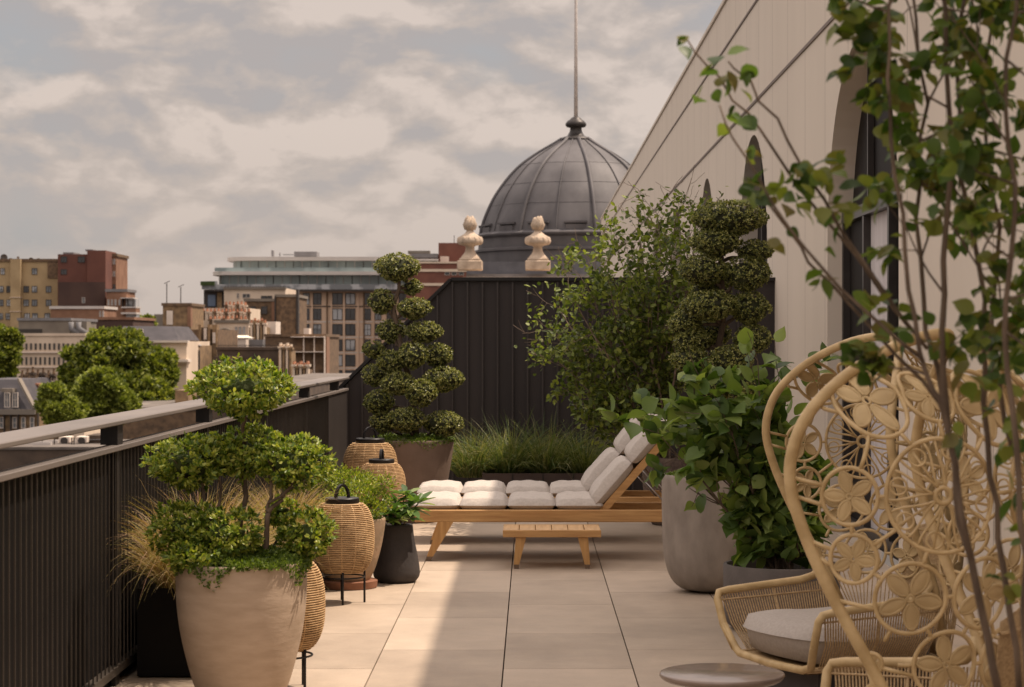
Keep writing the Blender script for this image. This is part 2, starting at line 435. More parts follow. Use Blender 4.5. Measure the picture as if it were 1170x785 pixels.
    gl = bpy.data.materials.new('window_glass'); gl.use_nodes = True; gb = gl.node_tree.nodes['Principled BSDF']
    gb.inputs['Base Color'].default_value = (.05,.05,.052,1); gb.inputs['Roughness'].default_value = .03; gb.inputs['Specular IOR Level'].default_value = .8
    bl = mat('curtain', (.62,.58,.58), (.52,.48,.48), rough=.9, scale=4, stretch=(1,8,.2))
    for yc, r, zs in arches:
        fl = MB(); cv = [(yc-r, -.03)]+curve(yc, r, zs)+[(yc+r, -.03)]
        fl.add([(XI, a, z) for a, z in cv], [tuple(range(len(cv)))]); f = fl.build('arched_window', md, t, world=True)
        f2 = MB(); z1 = 2.46
        f2.box(XI-.09, XI-.003, yc-r, yc+r, z1, z1+.09)
        for q in (-.97, -.34, .34, .97):
            f2.box(XI-.085, XI-.004, yc+q*r-.035, yc+q*r+.035, 0, z1-.002)
        for q in (-.34, .34): f2.box(XI-.05, XI-.004, yc+q*r-.02, yc+q*r+.02, z1+.092, APEX-.12)
        f2.box(XI-.084, XI-.004, yc-r+.05, yc+r-.05, .002, .1); f2.build('frame', mf, t, world=True)
        for q0, q1 in ((-.97, -.34), (-.34, .34), (.34, .97)):
            p = MB(); p.box(XI-.03, XI-.02, yc+q0*r+.036, yc+q1*r-.036, .101, z1-.003); p.build('glass_door', bl if abs(q0) < .5 and q1 < .5 and yc == 15.37 else (gl if yc == 8.1 else md), t, world=True)
    # roof edge further right so that the building is a closed volume
    m = MB(); m.box(2.75, 12, -5.9, 71.9, 5.0, 5.1); m.build('roof', mat('roof_lead', (.2,.19,.18)), t, world=True)
hotel()

# ------------------------------------------------------------------ pots
def pot(name, c, prof, material, label, group=None, soil_r=None, soil_z=None, n=64):
    t = thing(name, (c[0], c[1], 0), label, 'plant pot', group)
    m = MB(); m.lathe(prof, n=n); m.build('pot_body', material, t, smooth=True, sharp=50)
    m = MB(); m.lathe([(soil_r, soil_z-.02), (soil_r, soil_z), (soil_r*.5, soil_z+.008), (.001, soil_z+.012)], n=40); m.build('soil', M_soil, t, smooth=True)
    return t
def pot_prof(pts, th=.022, deep=.12):
    "outer (r,z) points bottom to top -> with rounded lip and inner wall"
    R1, Z1 = pts[-1]
    return [(max(pts[0][0]-.01, .02), 0)]+pts+[(R1-.004, Z1+.006), (R1-th+.004, Z1+.006), (R1-th, Z1), (R1-th-.01, Z1-deep)]
def smooth_prof(pts, k=6):
    out = []
    P = [pts[0]]+list(pts)+[pts[-1]]
    for i in range(1, len(P)-2):
        for j in range(k):
            t = j/k; q = []
            for d in (0, 1):
                a, b, c, e = P[i-1][d], P[i][d], P[i+1][d], P[i+2][d]
                q.append(.5*((2*b)+(-a+c)*t+(2*a-5*b+4*c-e)*t*t+(-a+3*b-3*c+e)*t**3))
            out.append(tuple(q))
    out.append(pts[-1]); return out
M_beige = mat('beige_stone', (.49,.38,.285), (.37,.28,.20), rough=.88, scale=7, detail=10, stretch=(1,1,3.5), bump=.35, bscale=18, contrast=(.25,.75), bdist=.004)
M_brown = mat('brown_clay', (.19,.135,.105), (.15,.105,.08), rough=.8, scale=5, bump=.25, bscale=30)
M_grey = mat('pale_concrete', (.32,.275,.235), (.235,.20,.17), rough=.85, scale=5, detail=10, stretch=(2,2,1), bump=.12, bscale=40)
M_char = mat('charcoal_clay', (.055,.047,.044), (.036,.031,.03), rough=.75, scale=7, bump=.4, bscale=25)
M_dgrey = mat('dark_grey_stone', (.135,.115,.105), (.105,.09,.082), rough=.75, scale=8, bump=.2, bscale=60)
M_spk = mat('speckled_stone', (.16,.12,.095), (.085,.06,.05), rough=.85, scale=40, detail=6, bump=.4, bscale=50)

FP = (WX(276, 8.6), 8.6)    # front pot
pot('flower_pot', FP, pot_prof(smooth_prof([(.09,.004),(.145,.03),(.19,.095),(.237,.262),(.260,.40),(.267,.52),(.266,.60)])), M_beige,
    'tall tapered beige stone pot at the front left, holding the small-leaved cloud tree', soil_r=.235, soil_z=.56)
MP = (WX(472, 17.6), 17.6)
pot('flower_pot', MP, pot_prof(smooth_prof([(.23,.005),(.25,.1),(.285,.3),(.32,.5),(.345,.68)], 4), th=.03), M_brown,
    'brown flared pot at the far left beside the sunbeds, holding the tiered topiary', soil_r=.31, soil_z=.66)
BP = (WX(398, 12.85), 12.85)
pot('flower_pot', BP, pot_prof(smooth_prof([(.125,.035),(.165,.12),(.20,.24),(.222,.36),(.228,.42)])), mat('worn_terracotta', (.42,.29,.19), (.27,.20,.13), rough=.9, scale=9, bump=.4),
    'sandy rounded pot with a brown base, tucked behind the rattan lantern', soil_r=.20, soil_z=.395)
m_ = MB(); m_.lathe([(.165,0),(.175,.004),(.18,.045),(.168,.05),(.001,.05)], c=(BP[0], BP[1], 0)); o_ = m_.build('pot_saucer', mat('terracotta', (.26,.12,.07), rough=.85, bump=.3), smooth=True, sharp=40)
tag(o_, 'brown terracotta saucer under the sandy rounded pot', 'saucer')
CP = (WX(453, 13.15), 13.15)
pot('flower_pot', CP, pot_prof(smooth_prof([(.118,.004),(.142,.035),(.146,.08),(.132,.17),(.112,.27),(.103,.355)])), M_char,
    'charcoal bell-shaped pot, wider at its foot, left of the sunbeds', soil_r=.08, soil_z=.34)
GP = (WX(811, 12.66), 12.66)
pot('flower_pot', GP, pot_prof(smooth_prof([(.10,.004),(.18,.025),(.235,.08),(.268,.17),(.284,.30),(.289,.5),(.290,.70)])), M_grey,
    'tall pale grey pot with a rounded bottom, right of the slatted side table', soil_r=.265, soil_z=.675)
DP = (WX(893, 11.0), 11.0)
pot('flower_pot', DP, pot_prof([(.25,.004),(.285,.03),(.300,.08),(.304,.2),(.305,.336)]), M_dgrey,
    'low dark grey drum-shaped pot behind the wicker armchair', soil_r=.28, soil_z=.285)
SP = (WX(770, 17.3), 17.3)
pot('flower_pot', SP, pot_prof(smooth_prof([(.18,.004),(.22,.08),(.25,.25),(.265,.45),(.27,.55)])), M_spk,
    'speckled brown pot behind the raised backrests of the sunbeds', soil_r=.24, soil_z=.52)
NP = (1.00, 4.1)
pot('flower_pot', NP, pot_prof(smooth_prof([(.15,.004),(.2,.1),(.23,.3),(.24,.45)])), M_dgrey,
    'grey pot at the very front holding the foreground tree', soil_r=.21, soil_z=.42)

# ------------------------------------------------------------------ planter boxes
def trough(x0, x1, y0, y1, h, material, label, ribs=0):
    t = thing('planter_box', ((x0+x1)/2, (y0+y1)/2, 0), label, 'planter')
    m = MB(); th = .02
    m.box(x0, x1, y0, y0+th, .01, h); m.box(x0, x1, y1-th, y1, .01, h); m.box(x0, x0+th, y0+th, y1-th, .01, h); m.box(x1-th, x1, y0+th, y1-th, .01, h)
    m.build('box', material, t, world=True)
    m = MB(); m.box(x0+th, x1-th, y0+th, y1-th, .01, h-.04); m.build('soil', M_soil, t, world=True)
    for i in range(ribs):
        x = x0+(x1-x0)*(i+1)/(ribs+1); m = MB(); m.box(x-.006, x+.006, y0-.012, y0-.001, .02, h); m.build('seam', M_black, t, world=True)
    return t
M_tr = mat('black_planter', (.007,.006,.0055), rough=.7, spec=.15)
trough(-1.76, -1.28, 9.38, 10.75, .40, M_tr, 'black planter box against the railing beside the large beige pot, with dry grass')
trough(-1.76, -1.30, 11.3, 13.9, .42, M_tr, 'black planter box against the railing behind the front rattan lanterns')
trough(WX(551, 19.3), WX(690, 19.3), 19.3, 20.1, WZ(541, 19.3), mat('brown_steel', (.060,.040,.034), (.042,.028,.025), rough=.6, scale=5), 'long low brown metal planter box full of green grass in front of the dark wall', ribs=3)

# ------------------------------------------------------------------ rattan lanterns
M_cane = mat('lantern_cane', (.56,.37,.19), (.38,.235,.11), rough=.7, scale=22, stretch=(1,1,3), bump=.3, bscale=60)
M_cane2 = mat('lantern_lining', (.42,.29,.17), rough=.9)
def lantern():
    t = thing('rattan_lantern', (0,0,0), 'x', 'lantern', 'rattan lanterns on black stands')
    zb, zt = .175, .575; prof = []
    def rad(z):
        u = (z-zb)/(zt-zb); e = abs(2*u-1)
        return .105+.078*(1-e**2.6)**.62
    m = MB(); nr = 38
    for i in range(nr):
        z = zb+.006+(zt-zb-.012)*i/(nr-1); r = rad(z)
        sec = [(r+.0045*math.cos(a), z+.0040*math.sin(a)) for a in [2*PI*k/6 for k in range(6)]]
        m.lathe(sec, n=56, closed=True)
    for k in range(14):
        a = 2*PI*k/14; m.tube([((rad(z)-.001)*math.cos(a), (rad(z)-.001)*math.sin(a), z) for z in np.linspace(zb+.003, zt-.003, 16)], .0042, 5)
    m.build('woven_body', M_cane, t, smooth=True)
    m = MB(); m.lathe([(rad(z)-.0075, z) for z in np.linspace(zb+.002, zt-.002, 20)], n=40); m.build('lining', M_cane2, t, smooth=True)
    m = MB(); m.lathe([(.086,zt-.002),(.096,zt),(.098,zt+.004),(.098,zt+.026),(.094,zt+.030),(.001,zt+.030)], n=40); m.build('lid', M_black, t, smooth=True, sharp=35)
    m = MB(); pts = [(.046*math.cos(a), 0, zt+.03+.072*math.sin(a)) for a in np.linspace(0, PI, 18)]
    for a, b in zip(pts, pts[1:]):
        m.beam(a, b, .020, .011, up=((a[0]+b[0])/2, 0, (a[2]+b[2])/2-zt-.03))
    m.build('handle', M_black, t)
    for k in range(4):
        a = PI/4+k*PI/2+.15; x, y = .128*math.cos(a), .128*math.sin(a)
        m = MB(); m.tube([(x, y, 0), (x, y, .225)], .0065, 8); m.build('leg', M_black, t, smooth=True)
    m = MB(); m.tube([(.128*math.cos(a), .128*math.sin(a), .15) for a in np.linspace(0, 2*PI, 33)[:-1]], .005, 6, closed=True); m.build('stand_ring', M_black, t, smooth=True)
    return t
lan = lantern()
LS = [((WX(391, 12.1), 12.1), 1.0, .75, 'rattan lantern standing in front of the sandy rounded pot, its black handle raised'),
      ((WX(324, 9.1), 9.1), .97, 0, 'rattan lantern mostly hidden behind the large beige pot'),
      ((WX(436, 16.1), 16.1), 1.0, 1.45, 'rattan lantern beside the foot end of the sunbeds, in front of a larger lantern'),
      ((WX(423, 16.95), 16.95), 1.2, .5, 'largest rattan lantern, nearest the brown flared pot at the back')]
for i, ((x, y), s, rz, lab) in enumerate(LS):
    o = lan if i == 0 else copy_tree(lan)
    o.location = (x, y, 0); o.scale = (s, s, s); o.rotation_euler.z = rz; o['label'] = lab

# ------------------------------------------------------------------ sun loungers
M_cush = mat('cushion_linen', (.50,.45,.405), (.44,.395,.355), rough=.95, scale=60, detail=6, bump=.6, bscale=26, spec=.15, bdist=.006)
def cushion_mb(L, Wd, T, rng):
    m = MB(); nx, ny = 18, 28; top = []; bot = []
    for i in range(nx+1):
        for j in range(ny+1):
            u = 2*i/nx-1; v = 2*j/ny-1
            e = max(0, (1-abs(u)**6))*max(0, (1-abs(v)**14)); h = e**.36*(.86+.14*(1-u*u))
            pu = 1-.035*(1-abs(v)**2)*0
            wr = .006*math.sin(9*v+3*u+rng[0])*math.sin(5*u+rng[1])*h+.004*math.sin(17*v+rng[2])*abs(u)**4
            x = u*L/2*(1-.03*abs(v)**4); y = v*Wd/2*(1-.02*abs(u)**4)
            top.append((x, y, T*.40+T*.60*h+wr)); bot.append((x, y, T*.40-T*.40*h))
    n = len(top); fs = []
    for i in range(nx):
        for j in range(ny):
            a = i*(ny+1)+j; b = a+1; c = a+ny+2; d = a+ny+1
            fs.append((a, d, c, b)); fs.append((n+a, n+b, n+c, n+d))
    m.add(top+bot, fs); return m
def lounger():
    t = thing('sun_lounger', (0,0,0), 'x', 'sun lounger', 'pair of sun loungers')
    L = 2.05; Wd = .72; z0, z1 = .266, .350
    m = MB(); m.box(0, L, 0, .042, z0, z1, bev=.005); m.build('side_rail', M_wx, t)
    m = MB(); m.box(0, L, Wd-.042, Wd, z0, z1, bev=.005); m.build('side_rail', M_wx, t)
    m = MB(); m.box(.0, .042, .043, Wd-.043, z0+.004, z1-.004, bev=.004); m.box(L-.042, L, .043, Wd-.043, z0+.004, z1-.004, bev=.004); m.build('end_rail', M_wy, t)
    for i in range(12):
        x = .09+i*.105
        m = MB(); m.box(x, x+.075, .043, Wd-.043, z1-.03, z1-.008); m.build('slat', M_wy, t)
    for y in (.0, Wd-.055):
        for s in (0, 1):
            xt, xf = (.22, .105) if s == 0 else (L-.22, L-.105); sg = 1 if s == 0 else -1
            y0, y1 = (y-.003, y+.052)
            lg = MB()
            w0, w1 = .095, .044
            lg.hexa([(xf-w1/2, y0, .03), (xf+w1/2, y0, .03), (xf+w1/2, y1, .03), (xf-w1/2, y1, .03)],
                    [(xt-w0/2, y0, z0+.004), (xt+w0/2, y0, z0+.004), (xt+w0/2, y1, z0+.004), (xt-w0/2, y1, z0+.004)])
            l = lg.build('leg', M_wz, t)
            c = MB(); c.hexa([(xf-sg*.012-w1/2+.006, y0+.003, 0), (xf-sg*.012+w1/2-.006, y0+.003, 0), (xf-sg*.012+w1/2-.006, y1-.003, 0), (xf-sg*.012-w1/2+.006, y1-.003, 0)],
                             [(xf-w1/2-.001, y0-.001, .031), (xf+w1/2+.001, y0-.001, .031), (xf+w1/2+.001, y1+.001, .031), (xf-w1/2-.001, y1+.001, .031)])
            c.build('foot_cap', mat('foot_cap', (.20,.14,.10), rough=.5, metal=.3), l)
    xb = 1.285; an = R(49); ca, sa = math.cos(an), math.sin(an); BL = .78
    def bp(s, y, h): return (xb+s*ca-h*sa, y, z1-.02+s*sa+h*ca)
    for y in (.05, Wd-.05-.035):
        b = MB(); b.hexa([bp(0, y, -.025), bp(BL, y, -.025), bp(BL, y+.035, -.025), bp(0, y+.035, -.025)], [bp(0, y, .025), bp(BL, y, .025), bp(BL, y+.035, .025), bp(0, y+.035, .025)]); b.build('backrest_rail', M_wx, t)

    for i in range(7):
        s = .05+i*.107
        b = MB(); b.hexa([bp(s, .086, -.004), bp(s+.07, .086, -.004), bp(s+.07, Wd-.086, -.004), bp(s, Wd-.086, -.004)], [bp(s, .086, .018), bp(s+.07, .086, .018), bp(s+.07, Wd-.086, .018), bp(s, Wd-.086, .018)])
        b.build('backrest_slat', M_wy, t)
    ms = mat('steel_strut', (.45,.42,.4), rough=.3, metal=1)
    for y in (.10, Wd-.10):
        b = MB(); b.tube([bp(.42, y, -.03), (1.86, y, z0+.05)], .005, 6); b.tube([bp(.36, y, -.03), (1.80, y, z0+.04)], .005, 6); b.build('backrest_strut', ms, t, smooth=True)
    for i in range(4):
        c = cushion_mb(.335, Wd-.05, .092, (i*1.7, i*2.3, i*.9)); o = c.build('cushion_pad', M_cush, t, smooth=True)
        o.location = (-.03+.170+i*.331, Wd/2, z1-.010)
    for i in range(2):
        c = cushion_mb(.40, Wd-.05, .12, (i*1.1+4, i*2+1, i*.4+2)); o = c.build('cushion_pad', M_cush, t, smooth=True)
        p = bp(.20+i*.385, Wd/2, .022); o.location = p; o.rotation_euler = (0, -an, 0)
    return t
lg_ = lounger()
l1, l2 = lg_, copy_tree(lg_)
l1.location = (-.80, 14.40, 0); l2.location = (-.83, 15.60, 0)
l1['label'] = 'teak sunbed with grey pads, the nearer of the pair, just behind the slatted side table'
l2['label'] = 'teak sunbed with grey pads, the farther of the pair, nearest the grass planter'

def slat_table():
    t = thing('side_table', (.137, 14.10, 0), 'small low slatted teak table in front of the sunbeds', 'side table')
    L, Wd, zt = .65, .44, .258
    for i in range(6):
        x = -L/2+i*L/6+.0015
        m = MB(); m.box(x, x+L/6-.005, -Wd/2+.022, Wd/2-.022, zt-.024, zt, bev=.002); m.build('top_slat', M_wy, t)
    for s in (-1, 1):
        m = MB(); y0, y1 = (-Wd/2, -Wd/2+.021) if s < 0 else (Wd/2-.021, Wd/2)
        m.box(-L/2, L/2, y0, y1, zt-.048, zt, bev=.003); m.build('apron', M_wx, t)
    for sx in (-1, 1):
        for sy in (-1, 1):
            xt, xf = sx*.205, sx*.235; y0, y1 = (-.205, -.165) if sy < 0 else (.165, .205)
            m = MB(); m.hexa([(xf-.018, y0, .028), (xf+.018, y0, .028), (xf+.018, y1, .028), (xf-.018, y1, .028)], [(xt-.034, y0, zt-.05), (xt+.034, y0, zt-.05), (xt+.034, y1, zt-.05), (xt-.034, y1, zt-.05)])
            l = m.build('leg', M_wz, t)
            m = MB(); m.hexa([(xf-.014, y0+.003, 0), (xf+.014, y0+.003, 0), (xf+.014, y1-.003, 0), (xf-.014, y1-.003, 0)], [(xf-.019, y0-.001, .029), (xf+.019, y0-.001, .029), (xf+.019, y1+.001, .029), (xf-.019, y1+.001, .029)])
            m.build('foot_cap', MATS['foot_cap'], l)
slat_table()

def coffee():
    t = thing('coffee_table', (WX(825, 7.55), 7.55, 0), 'small round stone-topped table in front of the wicker armchair', 'coffee table')
    m = MB(); m.lathe([(.001,.285),(.205,.285),(.218,.292),(.226,.302),(.224,.311),(.216,.3145),(.001,.3155)], n=72)
    m.build('tabletop', mat('polished_stone', (.26,.195,.155), (.20,.15,.12), rough=.22, scale=12, spec=.5, coat=.2), t, smooth=True)
    m = MB(); m.lathe([(.055,.02),(.03,.05),(.026,.26),(.06,.2845)], n=24); m.build('stem', M_black, t, smooth=True)
    m = MB(); m.lathe([(.15,0),(.155,.006),(.14,.018),(.001,.022)], n=40); m.build('base', M_black, t, smooth=True)
coffee()
# ------------------------------------------------------------------ wicker armchairs with lace backs
M_rat = mat('rattan_cane', (.55,.40,.205), (.40,.275,.125), rough=.5, scale=14, stretch=(1,1,1), bump=.25, bscale=120, spec=.4, bdist=.0015)
M_rat2 = mat('rattan_weave', (.50,.355,.195), (.35,.235,.12), rough=.65, scale=60, stretch=(1,1,2), bump=.3, bscale=140, bdist=.002)
M_pet = mat('woven_petal', (.50,.365,.185), (.37,.26,.125), rough=.6, scale=8)
def chair():
    t = thing('wicker_armchair', (0,0,0), 'x', 'armchair', 'wicker armchairs with flower-patterned backs')
    def lerp(tb, z):
        if z <= tb[0][0]: return tb[0][1]
        for (a, va), (b, vb) in zip(tb, tb[1:]):
            if z <= b:
                u = (z-a)/(b-a); u = u*u*(3-2*u)*.5+u*.5; return va+(vb-va)*u
        return tb[-1][1]
    FE = [(.25,-.30),(.45,-.22),(.52,-.17),(.80,-.03),(1.0,.05),(1.14,.08),(1.26,.055),(1.36,0),(1.44,-.07),(1.49,-.13),(1.525,-.20)]
    WD = [(.25,.30),(.45,.38),(.52,.40),(.80,.45),(1.0,.47),(1.14,.475),(1.26,.45),(1.36,.385),(1.44,.29),(1.49,.185),(1.525,.02)]
    FB = [(.25,-.36),(.52,-.42),(.9,-.46),(1.2,-.46),(1.36,-.41),(1.45,-.34),(1.525,-.22)]
    def plan(z, k=40):
        fe, w, fb = lerp(FE, z), lerp(WD, z), lerp(FB, z); out = []
        for i in range(-k, k+1):
            ph = i/k*PI/2
            s = w*math.copysign(abs(math.sin(ph))**.72, ph); f = fb+(fe-fb)*(1-math.cos(ph)**.80)
            out.append((f, s))
        return out
    cache = {}
    def shell(c, z, off=0):
        "c = arc length from the back centre line, signed; z = height"
        kz = round(z, 3)
        if kz not in cache:
            p = plan(kz); mid = len(p)//2; acc = [0]
            for a, b in zip(p[mid:], p[mid+1:]): acc.append(acc[-1]+math.hypot(b[0]-a[0], b[1]-a[1]))
            cache[kz] = (p[mid:], acc)
        p, acc = cache[kz]; a = min(abs(c), acc[-1]); sg = 1 if c >= 0 else -1
        for i in range(len(acc)-1):
            if a <= acc[i+1]+1e-9:
                u = (a-acc[i])/max(acc[i+1]-acc[i], 1e-6)
                f = p[i][0]+(p[i+1][0]-p[i][0])*u; s = p[i][1]+(p[i+1][1]-p[i][1])*u
                return Vector((f, s*sg, z))
        return Vector((p[-1][0], p[-1][1]*sg, z))
    def arc(z): shell(0, z); return cache[round(z, 3)][1][-1]
    # outer rim: one bent cane from arm to arm over the top
    cp = [(-.235,.36,.36),(-.17,.405,.53),(-.03,.452,.80),(.055,.472,1.0),(.083,.475,1.14),(.055,.45,1.27),(-.005,.385,1.37),(-.08,.285,1.45),(-.15,.155,1.505),(-.195,.0,1.525),(-.15,-.155,1.505)]
    side = []
    for i in range(1, 9):
        for j in range(5):
            q = j/5; a, b_, c_, e_ = [Vector(cp[k]) for k in (i-1, i, i+1, i+2)]
            side.append(.5*((2*b_)+(c_-a)*q+(2*a-5*b_+4*c_-e_)*q*q+(3*b_-a-3*c_+e_)*q**3))
    side = [Vector(cp[0])]+side+[Vector(cp[9])]
    rim = side+[Vector((p.x, -p.y, p.z)) for p in reversed(side[:-1])]
    m = MB(); m.tube(rim, .0175, 12); m.build('back_rim', M_rat, t, smooth=True)
    # motifs (c, z, r, kind)
    H = [(.555,1.335,.100,'f'),(.405,1.075,.158,'w'),(.490,.79,.098,'f'),(.270,.80,.098,'f'),(.370,.605,.092,'f'),
         (.665,1.07,.080,'f'),(.20,1.315,.105,'f'),(.58,.60,.075,'f'),(.38,1.345,.066,'f'),(.655,.895,.068,'f'),(.16,.60,.09,'f')]
    mot = [(s*c, z, r, k) for c, z, r, k in H for s in (1, -1)]+[(0,1.08,.155,'w'),(0,.85,.075,'f'),(0,1.44,.045,'r')]
    def P(c, z, cx, a, off=0):
        zz = min(max(z, .3), 1.52); return shell(c, zz)
    def normal(c, z):
        a = shell(c+.01, z)-shell(c-.01, z); b = shell(c, min(z+.01, 1.52))-shell(c, z-.01)
        n = a.cross(b); n.normalize(); return n
    def inside(c, z): return z < 1.515 and abs(c) <= arc(z)-.004
    for c, z, r, k in mot:
        if abs(c)+r > arc(z)+.01: r = max(.03, arc(z)-abs(c))
        rp = [shell(c+r*math.cos(a), min(z+r*math.sin(a), 1.51)) for a in np.linspace(0, 2*PI, 41)[:-1]]
        m = MB(); m.tube(rp, .0068 if k != 'r' else .005, 7, closed=True)
        ring = m.build('lace_ring', M_rat, t, smooth=True)
        nn = normal(c, z)
        if k == 'f':
            m = MB(); r0 = random.uniform(0, 1.2)
            for q in range(5):
                a = r0+q*2*PI/5; L = r*.90; hw = r*.205
                outl = []
                for i in range(17):
                    u = 2*PI*i/16; x = L*.16+L*.42*(1-math.cos(u)); y = hw*math.copysign(abs(math.sin(u))**1.25, math.sin(u))
                    outl.append(shell(c+x*math.cos(a)-y*math.sin(a), min(z+x*math.sin(a)+y*math.cos(a), 1.51)))
                m.tube(outl[:-1], .0048, 5, closed=True)
                # woven fill, slightly domed, two sides
                top = []; nL = 13
                vs = []; fs = []
                for i in range(nL):
                    xx = L*.18+L*.78*i/(nL-1); uu = math.acos(max(-1, min(1, 1-(xx-L*.16)/(L*.42)))); ww = hw*abs(math.sin(uu))**1.25*.95
                    rib = .0007 if i % 2 else -.0003
                    for y in (-ww, -ww*.5, 0, ww*.5, ww):
                        p = shell(c+xx*math.cos(a)-y*math.sin(a), min(z+xx*math.sin(a)+y*math.cos(a), 1.51))
                        vs.append(p+nn*(.002+rib-.003*(1-(abs(y)/(ww+1e-6)))))
                for i in range(nL-1):
                    for j in range(4): fs.append((i*5+j, i*5+j+1, i*5+j+6, i*5+j+5))
                nb = len(vs); vs2 = [p-nn*.004 for p in vs]
                m.add(vs, fs); m.add(vs2, [tuple(reversed(f)) for f in fs])
            ctr = [shell(c+r*.1*math.cos(a), z+r*.1*math.sin(a)) for a in np.linspace(0, 2*PI, 13)[:-1]]
            m.tube(ctr, .005, 6, closed=True)
            m.build('flower', M_pet, ring, smooth=True)
        elif k == 'w':
            m = MB(); nP = 8
            ctr = [shell(c+.022*math.cos(a), z+.022*math.sin(a)) for a in np.linspace(0, 2*PI, 17)[:-1]]
            m.tube(ctr, .0075, 7, closed=True)
            for q in range(nP):
                a = q*2*PI/nP+.2
                for da in (-.30, .30):     # looped petals
                    pts = []
                    for i in range(9):
                        u = i/8; rr = .024+(r-.028)*u; aa = a+da*math.sin(u*PI*.62)*1.0
                        pts.append(shell(c+rr*math.cos(aa), z+rr*math.sin(aa)))
                    m.tube(pts, .0042, 5)
                m.tube([shell(c+.024*math.cos(a), z+.024*math.sin(a)), shell(c+r*math.cos(a), z+r*math.sin(a))], .0042, 5)
                sr = r*.15; sc = (c+r*.80*math.cos(a), z+r*.80*math.sin(a))
                m.tube([shell(sc[0]+sr*math.cos(b), sc[1]+sr*math.sin(b)) for b in np.linspace(0, 2*PI, 13)[:-1]], .0036, 5, closed=True)
            m.build('wheel_spokes', M_rat, ring, smooth=True)
        else:
            m = MB()
            for q in range(4):
                a = q*PI/4+.3
                m.tube([shell(c-r*math.cos(a), z-r*math.sin(a)), shell(c, z), shell(c+r*math.cos(a), z+r*math.sin(a))], .0036, 5)
            m.build('spokes', M_rat, ring, smooth=True)
    # struts joining neighbouring rings and the rim
    m = MB()
    for i, (c, z, r, k) in enumerate(mot):
        for (c2, z2, r2, k2) in mot[i+1:]:
            d = math.hypot(c-c2, z-z2); gap = d-r-r2
            if 0.004 < gap < .11:
                u = ((c2-c)/d, (z2-z)/d)
                a = (c+u[0]*r, z+u[1]*r); b = (c2-u[0]*r2, z2-u[1]*r2)
                m = MB(); m.tube([shell(a[0]+(b[0]-a[0])*q, a[1]+(b[1]-a[1])*q) for q in (0, .33, .66, 1)], .0062, 6); m.build('lace_strut', M_rat, t, smooth=True)
        for sg in (-.35, .35):
            a0 = sg if c >= 0 else PI-sg
            rim_c = arc(min(z+r*math.sin(a0), 1.5))
            e = abs(c)+r*math.cos(sg)
            if 0 < rim_c-e < .14 and abs(c) > .3:
                s = 1 if c > 0 else -1; zz = min(z+r*math.sin(sg), 1.5)
                m = MB(); m.tube([shell(s*e, zz), shell(s*(e+rim_c)/2, zz+.01), shell(s*rim_c, zz+.02)], .0062, 6); m.build('lace_strut', M_rat, t, smooth=True)
    # solid woven centre of the back, upright strands
    m = MB(); cc = -.185
    while cc <= .1851:
        m.tube([shell(cc, z)+Vector((-.006, 0, 0)) for z in np.linspace(.22, .76-.25*abs(cc), 7)], .0030, 5); cc += .0082
    for z in (.32, .50, .68): m.tube([shell(c, z)+Vector((-.013, 0, 0)) for c in np.linspace(-.19, .19, 12)], .006, 6)
    m.build('back_weave', M_rat2, t, smooth=True)
    # arms and basket
    FZ, FW = .22, .27
    armtop = {}
    for s in (1, -1):
        c0 = Vector((.35, .41*s, .455)); j = Vector((-.17, .405*s, .50))
        pts = [Vector((.33, .30*s, .235)), Vector((.352, .36*s, .33)), Vector((.357, .402*s, .43)), Vector((.345, .412*s, .455)), Vector((.30, .413*s, .463)), Vector((.1, .415*s, .478)), Vector((-.05, .412*s, .49)), Vector((-.11, .41*s, .505)), Vector((-.148, .408*s, .54)), Vector((-.14, .412*s, .58))]
        m = MB(); m.tube(pts, .0165, 10); m.build('arm', M_rat, t, smooth=True); armtop[s] = pts
        m = MB()
        n = 44
        for i in range(n+1):
            u = i/n; f = .335-(.335+.20)*u
            top = Vector((f, .412*s, .455+.03*u)); f2 = f*.88-.015; bot = Vector((f2, (.275)*s, .225))
            mid = (top+bot)/2+Vector((0, .028*s, -.01))
            m.tube([top, mid, bot], .0038, 4, cap=False)
        m.tube([Vector((.345-.55*u, (.400)*s, .425+.02*u)) for u in np.linspace(0, 1, 6)], .0045, 6)
        m.tube([Vector((.08, .415*s, .475)), Vector((.075, .372*s, .34)), Vector((.06, .275*s, .225))], .0055, 6)
        m.build('arm_weave', M_rat2, t, smooth=True)
        # basket side from arm to back
        m = MB(); 
        for i in range(16):
            u = i/15; z1 = .50+.02*u; cmax = arc(.5)
            cs = (cmax-.02-(cmax-.20)*u)*s
            a = shell(cs, .52); b = shell(cs*.93, .25)
            m.tube([a, b], .0028, 4, cap=False)
        m.build('arm_weave', M_rat2, t, smooth=True)
    fr = [Vector((.352, .36*s_, .33)) for s_ in (1,)]+[Vector((.33, .30, .24)), Vector((.335, .25, .222)), Vector((.338, 0, .215)), Vector((.335, -.25, .222)), Vector((.33, -.30, .24)), Vector((.352, -.36, .33))]
    m = MB(); m.tube(fr, .0165, 10); m.build('front_rail', M_rat, t, smooth=True)
    m = MB()
    ctr = [(.33, .27), (.1, .29), (-.2, .29), (-.33, .2), (-.37, 0), (-.33, -.2), (-.2, -.29), (.1, -.29), (.33, -.27)]
    m.tube([Vector((a, b, .222)) for a, b in ctr], .012, 8)
    m.add([(a, b, .225) for a, b in ctr]+[(a*.97, b*.97, .205) for a, b in ctr], [tuple(range(9)), tuple(range(17, 8, -1))]); m.build('seat_base', M_rat2, t)
    # seat cushion
    cm = MB(); nx, ny = 20, 20; tp = []; bt = []
